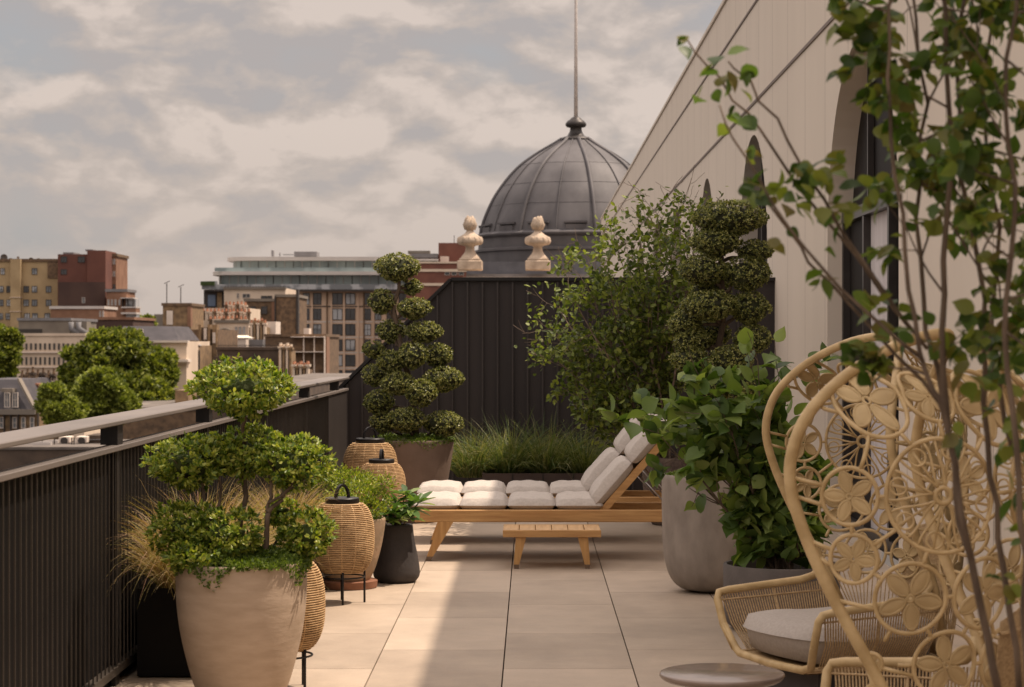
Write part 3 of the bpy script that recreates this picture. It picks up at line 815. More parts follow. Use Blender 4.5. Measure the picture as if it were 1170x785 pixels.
    for i in range(nx+1):
        for j in range(ny+1):
            u = 2*i/nx-1; v = 2*j/ny-1
            # superellipse disc mapping, narrower at the back
            x = u*math.sqrt(1-.30*v*v); y = v*math.sqrt(1-.30*u*u)
            e = max(abs(u), abs(v)); h = max(0, 1-e**12)**.4
            wd = .335*(1-.10*(1-x)/2)
            tp.append((.012+x*.355, y*wd, .335+.052*h+.014*(1-e*e)+.003*math.sin(7*x+2*y))); bt.append((.012+x*.345, y*wd*.97, .335-.10*h))
    n = len(tp); fs = []
    for i in range(nx):
        for j in range(ny):
            a = i*(ny+1)+j; b = a+1; c = a+ny+2; d = a+ny+1; fs.append((a, d, c, b)); fs.append((n+a, n+b, n+c, n+d))
    cm.add(tp+bt, fs); cm.build('seat_cushion', mat('grey_linen', (.40,.355,.315), (.35,.31,.275), rough=.95, scale=80, bump=.35, bscale=400, spec=.15, bdist=.002), t, smooth=True)
    # dark base
    md = mat('base_metal', (.05,.043,.045), rough=.6)
    m = MB(); m.hexa([(-.30,-.24,.0),(.27,-.24,.0),(.27,.24,.0),(-.30,.24,.0)], [(-.27,-.21,.20),(.24,-.21,.20),(.24,.21,.20),(-.27,.21,.20)]); m.build('plinth', md, t)
    return t
ch1 = chair(); ch2 = copy_tree(ch1)
def face(o, pos, fx, fy):
    o.location = (pos[0], pos[1], 0); o.rotation_euler.z = math.atan2(fy, fx)
face(ch1, (1.265, 8.54), -.917, -.40); face(ch2, (1.053, 6.30), -.85, .53)
ch1['label'] = 'wicker armchair with grey seat cushion, the farther one, just behind the round table'
ch2['label'] = 'wicker armchair with high flower-lace back, the nearest one, partly cut off by the frame'

# ------------------------------------------------------------------ topiaries and shrubs
G_front = leafmat('pittosporum_leaf', [(.045,.085,.012),(.10,.16,.02),(.19,.255,.03),(.32,.36,.05),(.42,.42,.09),(.11,.17,.025)], rough=.38, trans=.32)
G_cover = leafmat('cover_leaf', [(.05,.085,.014),(.10,.15,.025),(.20,.26,.045)], rough=.5, trans=.3)
G_mid = leafmat('holly_leaf', [(.035,.052,.014),(.07,.09,.022),(.15,.165,.04),(.32,.32,.09),(.42,.40,.15),(.06,.08,.022)], rough=.4, trans=.2)
G_tree = leafmat('multistem_leaf', [(.04,.062,.012),(.08,.11,.022),(.15,.19,.035),(.24,.27,.06)], rough=.5, trans=.35)
G_hazel = leafmat('hazel_leaf', [(.045,.085,.018),(.085,.14,.03),(.15,.21,.05),(.25,.31,.09)], rough=.5, trans=.35)
G_near = leafmat('near_leaf', [(.03,.055,.010),(.05,.095,.015),(.095,.145,.022),(.17,.20,.035),(.12,.09,.03)], rough=.45, trans=.38)
G_shrub = leafmat('spurge_leaf', [(.07,.12,.012),(.14,.20,.02),(.28,.33,.03),(.36,.38,.045)], rough=.45, trans=.3)
G_rhod = leafmat('broad_leaf', [(.05,.10,.03),(.09,.16,.045),(.18,.27,.06),(.36,.40,.24)], rough=.4, trans=.3)
G_grass = leafmat('green_blade', [(.04,.075,.018),(.08,.115,.03),(.16,.17,.06),(.24,.22,.10)], rough=.55, trans=.3)
G_dry = leafmat('dry_blade', [(.17,.15,.05),(.29,.23,.095),(.40,.28,.14),(.35,.20,.13)], rough=.6, trans=.35)
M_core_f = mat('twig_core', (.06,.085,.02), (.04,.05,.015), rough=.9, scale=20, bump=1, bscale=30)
M_core_m = mat('shaded_core', (.03,.035,.012), (.02,.02,.009), rough=.9, scale=20, bump=1, bscale=30)  # dark colour stands in for the shade between the leaves

def topiary(name, base, label, pads, Y, lw, ll, dens, gm, cm, trunk, group=None, ysq=.85, tm=T4, seed=1, lump=.14, core=.62, barkm=None, lumpf=6, inner=.72):
    t = thing(name, (base[0], base[1], base[2]), label, 'topiary tree', group)
    rng = np.random.default_rng(seed); barkm = barkm or M_bark
    s = Y/F; cs = []
    for (px, py, rx, rz, dy) in pads:
        c = (WX(px, Y), Y+dy, WZ(py, Y)); r = (rx*s, rx*s*ysq, rz*s); cs.append((c, r))
    for c, r in cs:
        area = 4*PI*((r[0]*r[1])**1.6+(r[0]*r[2])**1.6+(r[1]*r[2])**1.6)**(1/1.6)/3**(1/1.6)
        n = int(dens*area/(ll*lw*.5))
        n = min(n, 16000)//8
        pl = pad_rosettes(c, r, n, ll, lw, rng, tm, lump=lump, per=8, lumpf=lumpf, inner=inner)
        ex = MB(); ex.ellipsoid((c[0], c[1], c[2]), (r[0]*core, r[1]*core, r[2]*core*.8), 14, 9, .12, random)
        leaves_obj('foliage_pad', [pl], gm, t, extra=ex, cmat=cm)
    m = MB()
    for pts, r0, r1 in trunk(cs, rng):
        k = len(pts); m.tube(pts, [r0+(r1-r0)*i/(k-1) for i in range(k)], 9)
    m.build('trunk', barkm, t, world=True, smooth=True)
    return t

# front cloud tree
Yf = FP[1]
padsF = [(277,446,55,32,0),(214,531,46,31,.03),(284,520,42,31,.10),(334,530,40,30,-.02),(250,520,26,22,.06),(214,606,40,32,-.02),(262,612,40,33,-.09),(350,612,31,30,.0),(238,634,40,20,-.12),(318,590,18,16,.14)]
def trunkF(cs, rng):
    b = Vector((FP[0], Yf, .56)); out = []
    def br(a, b_, r0, r1, k=7, amp=.007): out.append((wiggle(a, b_, k, amp, rng), r0, r1))
    c = [Vector(x[0]) for x in cs]
    br(b+Vector((-.02,.03,0)), c[2]+Vector((-.03,0,-.05)), .014, .010); br(c[2]+Vector((-.03,0,-.05)), c[0]+Vector((0,0,-.03)), .010, .007)
    br(b+Vector((-.08,0,0)), Vector((c[1].x+.06, c[1].y, c[1].z-.10)), .012, .009); br(Vector((c[1].x+.06, c[1].y, c[1].z-.10)), c[1], .009, .004)
    q = Vector((WX(308, Yf), Yf-.05, WZ(585, Yf)))
    br(b+Vector((.10,-.05,0)), q, .013, .011, 6, .003); br(q, c[3]+Vector((.04,0,-.04)), .010, .005); br(q, c[3]+Vector((-.08,.03,0)), .008, .005); br(q+Vector((0,0,.04)), c[3]+Vector((.10,0,-.03)), .006, .004)
    br(b+Vector((-.1,-.05,0)), c[4], .01, .005); br(b+Vector((.12,0,0)), c[6], .01, .005); br(b, c[5], .01, .005)
    for i in (0, 1, 2, 3, 4, 5, 6):
        for _ in range(5):
            d = Vector((rng.normal()*.6, rng.normal()*.6, .25)); d.normalize(); r = cs[i][1]
            br(c[i]+Vector((0,0,-r[2]*.55)), c[i]+Vector((d.x*r[0]*.8, d.y*r[1]*.8, d.z*r[2]*.7)), .004, .0018, 5, .006)
    return out
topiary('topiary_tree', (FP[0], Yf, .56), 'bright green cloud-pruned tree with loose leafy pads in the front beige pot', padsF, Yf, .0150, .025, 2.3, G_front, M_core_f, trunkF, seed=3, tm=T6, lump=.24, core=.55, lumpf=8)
# creeping ground cover at its foot
rng = np.random.default_rng(12)
def cover(name, c, rad, z, n, L, Wd, gm, label, spill=.04, seed=1, hump=.05, cat='ground cover'):
    rng = np.random.default_rng(seed)
    a = rng.uniform(0, 2*PI, n); r = rad*np.sqrt(rng.random(n))
    sp = np.where(rng.random(n) < .22, 1, 0); edge = (np.sin(a*5+seed)+np.sin(a*3+2*seed)+np.sin(a*9))/3
    r = np.where(sp == 1, rad*(1.02+.06*rng.random(n)), r)
    z_ = z+hump*(1-(r/rad)**2)+rng.random(n)*.022*(1+edge)-np.where(sp == 1, rng.random(n)*spill*np.clip(.4+edge*1.6, 0, 2), 0)
    P = np.stack([c[0]+r*np.cos(a), c[1]+r*np.sin(a), z_], 1)
    D = np.stack([np.cos(a)*.5, np.sin(a)*.5, .5+0*a], 1)+rng.normal(size=(n, 3))*.6
    o = leaves_obj(name, [leaf_arrays(P, D, L*rng.uniform(.6, 1.3, n), Wd*rng.uniform(.7, 1.2, n), T4, rng)], gm, world=False)
    tag(o, label, cat, kind='stuff'); return o
cover('ground_cover', FP, .258, .60, 9000, .018, .011, G_cover, 'creeping green plants spilling over the rim of the front beige pot', spill=.06, seed=4, hump=.035)
cover('ground_cover', MP, .325, .675, 6000, .018, .010, G_cover, 'low green plants under the tiered topiary in the brown flared pot', spill=.05, seed=6, hump=.03)
cover('ground_cover', GP, .262, .685, 6000, .012, .008, G_cover, 'mossy green cover on top of the tall pale grey pot', spill=.0, seed=8, hump=.03)
cover('ground_cover', BP, .20, .405, 1500, .015, .010, G_cover, 'small green plants on top of the sandy rounded pot', spill=.0, seed=9, hump=.02)

def px(pp, ox, oy, sc): return [(ox+a/sc, oy+b/sc, c/sc, d/sc, e) for a, b, c, d, e in pp]
padsM = px([(155,108,74,48,0),(203,170,34,28,.08),(105,220,44,44,0),(215,243,56,36,-.05),(137,318,49,40,.05),(247,320,60,36,-.04),(78,378,36,28,0),(140,420,48,40,-.12),(212,398,50,46,-.15),(290,400,48,42,.03),
            (78,465,40,38,.05),(165,490,56,38,-.18),(308,478,70,42,-.05),(240,522,52,46,-.22),(97,555,50,44,-.02),(190,610,64,42,-.2),(110,620,42,36,-.05),(312,625,64,44,-.1)], 400, 270, 2.906)
def trunkM(cs, rng):
    Y = MP[1]; o = [];  P = [(475,505),(473,470),(468,440),(463,415),(458,395),(452,365),(449,350),(456,330),(456,312)]
    pts = [Vector(W(a, b, Y)) for a, b in P]; o.append((pts, .034, .014))
    for c, r in cs[2:18]:
        z = c[2]-.1; a = min(pts, key=lambda p: abs(p.z-z)); o.append((wiggle(a, Vector(c), 5, .012, rng), .016, .008))
    o.append((wiggle(pts[-2], Vector(cs[1][0]), 4, .005, rng), .012, .008))
    return o
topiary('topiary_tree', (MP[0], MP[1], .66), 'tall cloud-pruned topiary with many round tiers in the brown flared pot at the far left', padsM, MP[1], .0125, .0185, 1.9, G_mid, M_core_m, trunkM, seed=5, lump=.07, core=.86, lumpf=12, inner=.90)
padsR = px([(612,135,112,56,0),(568,205,75,44,-.05),(688,230,54,34,.0),(532,290,74,48,-.05),(660,300,72,54,-.05),(560,345,60,35,.1),(478,446,50,42,-.02),(548,395,84,46,-.1),(668,402,62,50,-.05),(500,500,56,42,-.03),(560,480,60,45,.1),(490,555,56,42,-.08),(607,560,66,50,-.14),(678,495,56,46,-.05),(545,635,70,42,-.12),(650,640,74,46,-.1)], 600, 200, 2.617)
def trunkR(cs, rng):
    Y = GP[1]; o = []; P = [(816,545),(818,500),(819,470),(817,440),(820,400),(826,370),(826,335),(823,300),(830,265)]
    pts = [Vector(W(a, b, Y)) for a, b in P]; o.append((pts, .030, .012))
    for c, r in cs[1:16]:
        z = c[2]-.07; a = min(pts, key=lambda p: abs(p.z-z)); o.append((wiggle(a, Vector(c), 5, .009, rng), .013, .006))
    return o
topiary('topiary_tree', (GP[0], GP[1], .675), 'dark cloud-pruned topiary with stacked tiers in the tall pale grey pot', padsR, GP[1], .0095, .014, 1.9, G_mid, M_core_m, trunkR, seed=9, lump=.07, core=.86, lumpf=12, inner=.90)

# yellow-green spurge mounds
def mound(c, label, pads, n, L, Wd, gm, tm=T6, seed=1, name='leafy_shrub', cat='shrub', stems=True):
    t = thing(name, c, label, cat); rng = np.random.default_rng(seed); parts = []; ex = MB()
    for (x, y, z, rx, rz) in pads:
        k = int(n*(rx*rz)/.02); parts.append(pad_leaves((x, y, z), (rx, rx, rz), k, L, Wd, rng, tm, lump=.3, inner=.45, under=.7, lumpf=7))
    leaves_obj('foliage', parts, gm, t)
    m = MB()
    for (x, y, z, rx, rz) in pads:
        for _ in range(4):
            m.tube(wiggle((c[0]+rng.normal()*.02, c[1]+rng.normal()*.02, c[2]), (x+rng.normal()*rx*.4, y+rng.normal()*rx*.4, z), 5, .008, rng), [.006, .005, .005, .004, .003, .003], 5)
    m.build('stems', M_bark, t, world=True, smooth=True); return t
def pxp(Y, lst): return [(WX(a, Y), Y+dy, WZ(b, Y), c*Y/F, d*Y/F) for a, b, c, d, dy in lst]
mound((BP[0], BP[1], .4), 'yellow-green bushy spurge in the sandy rounded pot', pxp(12.85, [(410,566,24,16,-.05),(388,575,20,14,0),(425,580,16,12,-.08),(405,585,18,10,-.1),(439,553,11,12,.0),(432,572,14,14,0)]), 1300, .022, .010, G_shrub, seed=21)
mound((-1.5, 13.3, .38), 'rounded yellow-green spurge in the planter box by the railing', pxp(13.3, [(400,549,28,15,0),(380,548,20,14,.1),(418,552,14,11,-.1),(368,556,16,14,.1)]), 1300, .022, .010, G_shrub, seed=22)
mound((-1.5, 12.4, .38), 'dark green low shrub in the planter box under the spurge', pxp(12.6, [(385,580,26,18,0),(350,590,20,16,-.2)]), 1000, .02, .010, G_front, seed=23)

# broad-leaved plant in the charcoal pot: rosettes
def rosettes(c, label, heads, L, Wd, gm, seed):
    t = thing('broad_leaved_plant', c, label, 'plant'); rng = np.random.default_rng(seed); parts = []
    m = MB()
    for (x, y, z, sc) in heads:
        n = 13; a = rng.uniform(0, 2*PI)+np.arange(n)*2.4; el = rng.uniform(-.25, .75, n)
        D = np.stack([np.cos(a)*np.cos(el), np.sin(a)*np.cos(el), np.sin(el)], 1)
        P = np.tile(np.array([x, y, z]), (n, 1))
        parts.append(leaf_arrays(P, D, L*sc*rng.uniform(.7, 1.15, n), Wd*sc*rng.uniform(.8, 1.1, n), T_LONG, rng, flat=.75))
        m.tube(wiggle(c, (x, y, z), 4, .004, rng), [.006, .005, .005, .004, .004], 6)
    leaves_obj('foliage', parts, gm, t); m.build('stems', M_bark, t, world=True, smooth=True)
hd = [(WX(a, 13.1), 13.1+dy, WZ(b, 13.1), s) for a, b, s, dy in [(452,575,1,0),(468,580,1.15,-.05),(440,580,.9,0),(458,592,.9,-.1),(445,592,.9,-.08),(478,575,1.0,-.02),(463,566,.9,.05),(434,588,.8,.02),(450,585,1,-.1),(470,592,.8,-.08)]]
rosettes((CP[0], CP[1], .34), 'plant with broad pale-edged leaves in the charcoal bell-shaped pot', hd, .125, .044, G_rhod, 31)

# grasses
def grass(c, label, n, L, w, spread, gm, seed, rx=.2, ry=.2, droop=.8, name='ornamental_grass', plume=False, lean=(0, 0)):
    rng = np.random.default_rng(seed)
    a = rng.uniform(0, 2*PI, n); r = np.sqrt(rng.random(n))
    P = np.stack([c[0]+rx*r*np.cos(a), c[1]+ry*r*np.sin(a), np.full(n, c[2])], 1)
    D = np.stack([np.cos(a)*r*spread+rng.normal(size=n)*spread*.35+lean[0], np.sin(a)*r*spread+rng.normal(size=n)*spread*.35+lean[1], np.ones(n)], 1)
    parts = [blades(P, D, L*rng.uniform(.45, 1.1, n), w, rng, droop)]
    o = leaves_obj(name, parts, gm, world=False)
    tag(o, label, 'grass', 'ornamental grass clumps'); return o
for i, (x, sc, lab) in enumerate([(WX(540, 19.6), .85, 'green grass clump at the left end of the low brown planter, next to the flared pot'), (WX(580, 19.6), 1, 'green grass clump left of centre in the low brown planter'), (WX(625, 19.6), 1, 'green grass clump right of centre in the low brown planter'), (WX(668, 19.6), .9, 'green grass clump at the right end of the low brown planter, behind the backrests')]):
    grass((x, 19.7, .24), lab, 750, .66*sc, .0085, .8, G_grass, 50+i, rx=.15, ry=.2, droop=1.15)
grass((-1.52, 9.55, .36), 'dry golden grass spilling over the black planter box beside the large beige pot', 1500, .62, .0045, .55, G_dry, 60, rx=.15, ry=.2, droop=1.9)
grass((-1.55, 10.3, .36), 'dry golden grass in the rear half of the first black planter box', 900, .50, .0045, .5, G_dry, 61, rx=.14, ry=.2, droop=1.6)
grass((-1.42, 12.0, .38), 'dry golden grass between the front topiary and the first rattan lantern', 1100, .40, .0045, .5, G_dry, 62, rx=.12, ry=.25, droop=1.6)

# multi-stem shrub tree behind the loungers
def grow(m, tips, p, d, L, r, lvl, rng, up=.15, spread=.55, k=5, minr=.0018):
    pts = [Vector(p)]; d = Vector(d).normalized(); rs = [r]
    for i in range(k):
        d = (d+Vector(rng.normal(size=3)*.13)+Vector((0, 0, up*.25))).normalized()
        pts.append(pts[-1]+d*L/k); rs.append(r*(1-.45*(i+1)/k))
        if lvl > 0 and i >= 1:
            for _ in range(1 if rng.random() < .55 else 2):
                s = Vector(rng.normal(size=3)); s = (d+s*spread).normalized()
                grow(m, tips, pts[-1], s, L*rng.uniform(.42, .68), r*.5, lvl-1, rng, up, spread, max(3, k-1), minr)
        elif lvl == 0 and i >= 1: tips.append((pts[-1].copy(), d.copy()))
    tips.append((pts[-1].copy(), d.copy()))
    m.tube(pts, [max(minr, q) for q in rs], 5, cap=False)

def cluster_leaves(tips, per, L, Wd, rng, tm, jit=.02, flat=.4, spread=.9, down=0.0):
    P = []; D = []
    for p, d in tips:
        for _ in range(per):
            P.append(np.array(p)+rng.normal(size=3)*jit); D.append(np.array(d)*.6+rng.normal(size=3)*spread-np.array([0, 0, down]))
    n = len(P); P = np.array(P); D = np.array(D)
    return leaf_arrays(P, D, L*rng.uniform(.6, 1.2, n), Wd*rng.uniform(.7, 1.2, n), tm, rng, flat=flat)

def shrub_tree(c, label, stems, per, L, Wd, gm, tm, seed, barkm, name='multi_stem_tree', cat='tree', lvl=2, jit=.03, spread=.5, up=.25, r0=.011, flat=.4, keep=None, kk=6, gl_=(.14,.24)):
    t = thing(name, c, label, cat); rng = np.random.default_rng(seed); m = MB(); tips = []
    for (ex, ey, ez, lf) in stems:
        e = Vector((ex, ey, ez)); b = Vector(c)+Vector((rng.normal()*.03, rng.normal()*.03, 0)); 
        k = kk; pts = wiggle(b, e, k, .018, rng); rr = [r0*(1-.75*i/k) for i in range(k+1)]
        m.tube(pts, rr, 7, cap=False); L0 = (e-b).length
        for i in range(1, k+1):
            if i/k < lf: continue
            p = Vector(pts[i]); d = (Vector(pts[i])-Vector(pts[i-1])).normalized()
            for _ in range(2):
                s = (d+Vector(rng.normal(size=3))*spread+Vector((0, 0, up*.3))).normalized()
                grow(m, tips, p, s, L0*rng.uniform(*gl_), rr[i]*.6, lvl-1, rng, up, spread, 4)
        tips.append((Vector(pts[-1]), d))
    if keep: tips = [q for q in tips if keep(q[0], rng)]
    leaves_obj('foliage', [cluster_leaves(tips, per, L, Wd, rng, tm, jit, flat)], gm, t)
    m.build('branches', barkm, t, world=True, smooth=True)
    return t, tips
Ys = SP[1]
ends = [(628,375),(632,410),(640,350),(648,330),(655,450),(665,395),(662,315),(680,300),(692,320),(682,355),(705,285),(705,440),(718,290),(730,262),(735,320),(748,248),(752,280),(770,250),(765,310),(792,245),(785,290),(722,380),(700,330),(740,360),(690,465),(715,480),(672,430),(745,455),(735,480),(700,475),(755,400),(770,430),(725,420),(665,470),(780,380),(790,330),(760,340),(800,255),(735,420)]
st = []
rg = np.random.default_rng(77)
for a, b in ends: st.append((WX(a, Ys), Ys+rg.normal()*.3, WZ(b, Ys), .45))
shrub_tree((WX(757, Ys), Ys, .5), 'airy multi-stemmed tree with fine green leaves rising from the speckled pot', st, 2, .056, .040, G_tree, T6, 70, M_bark2, lvl=2, gl_=(.07,.15), jit=.035, spread=.7, up=.2, r0=.012, flat=.5, kk=8, keep=lambda p, r: p.z < min(2.12+(p.x-.2)*.9, 2.68)+r.random()*.06 and p.x > .0)

# large-leaved shrub in the dark drum pot
Yd = DP[1]
ends = [(748,492),(768,500),(792,452),(805,440),(820,470),(800,492),(815,510),(835,450),(860,412),(885,440),(865,500),(850,545),(880,570),(895,500),(905,575),(930,540),(850,590),(880,598),(912,598),(865,560),(895,590),(838,555),(925,575),(870,530),(905,530),(845,600)]
st = []
for a, b in ends: st.append((WX(a, Yd), Yd+rg.normal()*.16-.05, WZ(b, Yd), .45))
shrub_tree((DP[0], Yd, .28), 'large-leaved green shrub leaning left out of the low dark grey pot', st, 2, .115, .090, G_hazel, T_BIG, 71, M_bark, name='large_leaved_shrub', cat='shrub', lvl=1, keep=lambda p, r: p.z < (1.33 if p.x < 1.02 else 1.46) and (p.z > .78 or p.x > 1.08 or r.random() < .08), jit=.02, spread=.6, up=.15, r0=.009, flat=.55)

# foreground tree on the right, out of focus
Yn = NP[1]
def nearpt(a, b, dy=0): return (WX(a, Yn+dy), Yn+dy, WZ(b, Yn+dy))
t = thing('foreground_tree', (NP[0], NP[1], .42), 'slender multi-stemmed tree close to the camera at the right edge', 'tree')
rng = np.random.default_rng(81); m = MB(); tips = []
stems = [([(1140,790),(1120,700),(1100,600),(1085,500),(1075,380),(1082,250),(1090,120),(1070,-40)], .0085, .0045, 0),
         ([(1165,790),(1150,650),(1130,540),(1125,420),(1120,300),(1100,200),(1092,60),(1110,-60)], .007, .004, .15),
         ([(1175,800),(1172,640),(1160,500),(1150,380),(1160,250),(1150,120),(1165,-40)], .007, .004, -.15),
         ([(1110,640),(1080,470),(1060,430),(1040,330),(1025,200),(1015,90),(1020,-30)], .006, .003, -.1),
         ([(1085,500),(1060,380),(1045,250),(1060,120),(1040,-30)], .006, .003, .2),
         ([(1160,520),(1130,400),(1140,260),(1125,120),(1140,-40)], .0055, .0035, .3),
         ([(1080,470),(990,370),(930,300),(880,240),(868,205)], .004, .002, .1),
         ([(1060,400),(960,260),(900,160),(855,90),(832,70)], .004, .0018, 0),
         ([(1045,385),(940,250),(870,150),(820,90),(785,45)], .0038, .0018, .12),
         ([(1060,420),(960,330),(900,260),(850,180),(822,120)], .0038, .0018, -.1)]
for P, ra, rb, dy in stems:
    pts = [Vector(nearpt(a, b, dy)) for a, b in P]
    P2 = []
    for a, b in zip(pts, pts[1:]):
        for u in (0, .33, .66): P2.append(a.lerp(b, u)+Vector(rng.normal(size=3)*.004))
    P2.append(pts[-1]); k = len(P2)
    m.tube(P2, [ra+(rb-ra)*i/(k-1) for i in range(k)], 8)
    for i, p in enumerate(P2):
        pxp_ = VX+p.x*F/p.y; pyp = HY-(p.z-EYE)*F/p.y
        if ra > .0045 and pyp < 470 and i > 1:
            if rng.random() < (.85 if pyp < 330 else .42)*(1 if pxp_ > 1035 or pyp < 40 else .3):
                d = Vector(rng.normal(size=3)); d.z += .3; grow(m, tips, p, d, rng.uniform(.09, .2), .0028, 1, rng, .2, .6, 3, .0012)
# a few leafy sprays on the long thin shoots and low on the stems
for a, b, n in [(868,205,5),(885,215,5),(905,205,4),(930,200,5),(945,215,5),(925,190,4),(965,250,3),(960,200,3),(830,72,3),(845,80,3),(855,88,2),(828,110,3),(835,135,3),(786,44,2),(902,262,3),(935,310,4),(1010,340,4),(985,345,3),(1020,370,4),(1050,390,3),(1140,520,3),(1090,480,2),(1150,600,2),(1120,460,3),(1165,560,3),(1075,400,4),(985,15,9),(970,8,8),(1010,70,7),(1030,110,8),(1045,180,8),(1060,250,6),(1110,160,8),(1120,250,8),(890,220,5),(915,225,5),(940,190,5),(848,100,3),(838,120,3),(960,225,5),(1000,60,8),(1010,20,8),(875,185,3),(1020,160,5),(1100,60,9),(1140,100,9),(1150,30,9),(1060,70,8),(1150,200,8),(1160,300,7),(1130,330,6),(1165,660,4),(1160,450,5),(1150,480,5),(1165,520,4),(1140,420,6),(1155,390,6),(1110,420,4),(1165,620,3),(1120,380,6),(1160,345,7)]:
    for _ in range(max(1, n//2)): tips.append((Vector(nearpt(a+rng.normal()*8, b+rng.normal()*8, rng.normal()*.05)), Vector(rng.normal(size=3))))
leaves_obj('foliage', [cluster_leaves(tips, 3, .042, .032, rng, T_BIG, .012, .5, 1.0, .7)], G_near, t)
m.build('branches', M_bark, t, world=True, smooth=True)
# ------------------------------------------------------------------ the city beyond
GZ = -18.0
def ground():
    m = MB(); m.add([(-3000,-300,GZ),(3000,-300,GZ),(3000,5000,GZ),(-3000,5000,GZ)], [(0,1,2,3)])
    o = m.build('city_ground', mat('asphalt', (.06,.055,.05), (.045,.042,.04), rough=.9, scale=.05)); tag(o, kind='structure')
ground()
B_tan = mat('tan_brick', (.42,.31,.175), (.34,.245,.135), rough=.9, scale=.35, detail=8)
B_maroon = mat('maroon_brick', (.15,.062,.045), (.12,.05,.038), rough=.9, scale=.3, detail=8)
B_dmaroon = mat('dark_render', (.085,.050,.040), (.065,.038,.032), rough=.9, scale=.3, detail=8)
B_orange = mat('orange_brick', (.27,.15,.095), (.20,.105,.065), rough=.9, scale=.5, detail=8)
B_brown = mat('brown_brick', (.21,.135,.08), (.085,.058,.04), rough=.95, scale=2.2, detail=10, contrast=(.3,.7))
B_ochre = mat('london_stock_brick', (.31,.205,.11), (.13,.088,.055), rough=.95, scale=2.2, detail=10, contrast=(.3,.7))
B_dark = mat('sooty_brick', (.105,.075,.055), (.06,.045,.036), rough=.95, scale=1.0, detail=10)
B_red = mat('red_brick', (.20,.085,.06), (.155,.065,.048), rough=.9, scale=.5)
B_clay = mat('clay_cladding', (.64,.47,.34), (.54,.39,.28), rough=.8, scale=.2, stretch=(1,1,.3))
B_stucco = mat('cream_stucco', (.66,.54,.42), (.56,.45,.35), rough=.85, scale=.4, stretch=(1,1,.4), detail=8)
B_greyr = mat('grey_render', (.22,.19,.155), (.17,.145,.12), rough=.9, scale=.4, detail=8)
B_slate = mat('slate', (.075,.068,.075), (.052,.048,.054), rough=.7, scale=.8, detail=8, stretch=(1,1,3))
B_lead = mat('lead_sheet', (.20,.195,.20), (.15,.145,.15), rough=.6, scale=.6)
B_white = mat('white_paint', (.72,.62,.53), (.62,.53,.45), rough=.7, scale=1)
B_win = mat('dark_panes', (.05,.05,.055), (.03,.03,.032), rough=.12, scale=.15, spec=.7)
B_win2 = mat('pale_panes', (.40,.41,.42), (.16,.17,.18), rough=.25, scale=.35, spec=.6, contrast=(.45,.55))
B_winf = mat('white_sash', (.62,.54,.47), rough=.6)
B_wind = mat('dark_sash', (.05,.042,.038), rough=.6)
B_pot = mat('chimney_clay', (.42,.20,.12), (.33,.15,.09), rough=.9, scale=2)
B_glassb = mat('glazed_floor', (.36,.44,.43), (.22,.275,.275), rough=.18, scale=.16, stretch=(1.6,1.6,.25), spec=.7, contrast=(.4,.6), detail=2)
B_conc = mat('pale_metal_edge', (.58,.54,.50), (.50,.46,.43), rough=.5, scale=.3)
M_flat = mat('roofing_felt', (.17,.145,.125), (.10,.085,.075), rough=.95, scale=.6, detail=9)
B_grn = mat('rooftop_plant', (.06,.09,.025), (.03,.045,.015), rough=.9, scale=3)

def bld(name, label, px0, px1, ytop, Y, D, wall, cat='building', base=GZ, roof=None, group=None):
    x0, x1, z1 = WX(px0, Y), WX(px1, Y), WZ(ytop, Y)
    t = thing(name, ((x0+x1)/2, Y+D/2, base), label, cat, group)
    m = MB(); m.box(x0, x1, Y, Y+D, base, z1); m.build('wall', wall, t, world=True)
    if roof: 
        m = MB(); e = .0012*Y; m.box(x0-e*.5, x1+e*.5, Y-e*.5, Y+D+e*.5, z1+.01, z1+.01+e*1.1); m.build('roof', roof, t, world=True)
    t['_s'] = 1; del t['_s']
    return t
def boxp(t, name, a0, a1, y0, y1, Y, dep, mt, proud=0, w=None):
    "box part: photo extents at distance Y, front face `proud` metres nearer"
    m = MB(); m.box(WX(a0, Y), WX(a1, Y), Y-proud, Y+dep, WZ(y1, Y), WZ(y0, Y)); return m.build(name, mt, t, world=True)
def window(t, cx, cy, w, h, Y, pane=B_win, frame=B_wind, bars=1, lim=None, sill=False, name='window'):
    s = Y/F; x, z = WX(cx, Y), WZ(cy, Y); W2, H2 = w*s/2, h*s/2; f = max(.05, min(W2, H2)*.13)
    p = MB(); p.box(x-W2+f*.9, x+W2-f*.9, Y-.02, Y+.05, z-H2+f*.9, z+H2-f*.9)
    fr = MB()
    fr.box(x-W2, x-W2+f, Y-.12, Y+.05, z-H2, z+H2); fr.box(x+W2-f, x+W2, Y-.12, Y+.05, z-H2, z+H2)
    fr.box(x-W2+f, x+W2-f, Y-.12, Y+.05, z+H2-f, z+H2); fr.box(x-W2+f, x+W2-f, Y-.12, Y+.05, z-H2, z-H2+f)
    for b in range(bars):
        xb = x-W2+(b+1)*2*W2/(bars+1); fr.box(xb-f*.4, xb+f*.4, Y-.09, Y+.04, z-H2+f, z+H2-f)
    if h > w*1.2: fr.box(x-W2+f, x+W2-f, Y-.07, Y+.03, z-f*.35, z+f*.35)
    if sill: fr.box(x-W2-f, x+W2+f, Y-.22, Y+.02, z-H2-f, z-H2-.01)
    o = fr.build(name, frame, t, world=True)
    q = p.build('pane', pane, None)
    q.parent = o; o2 = t.location
    q.data.transform(Matrix.Translation(-Vector(t.location)))
    return o
def side_windows(t, px, ys, Y, n, d0, dd, h, mt=B_win2, w=1.1):
    x = WX(px, Y); s = Y/F
    for y in ys:
        for k in range(n):
            m = MB(); z = WZ(y, Y); m.box(x-.05, x+.06, Y+d0+k*dd, Y+d0+k*dd+w, z-h*s/2, z+h*s/2); m.build('window', mt, t, world=True)
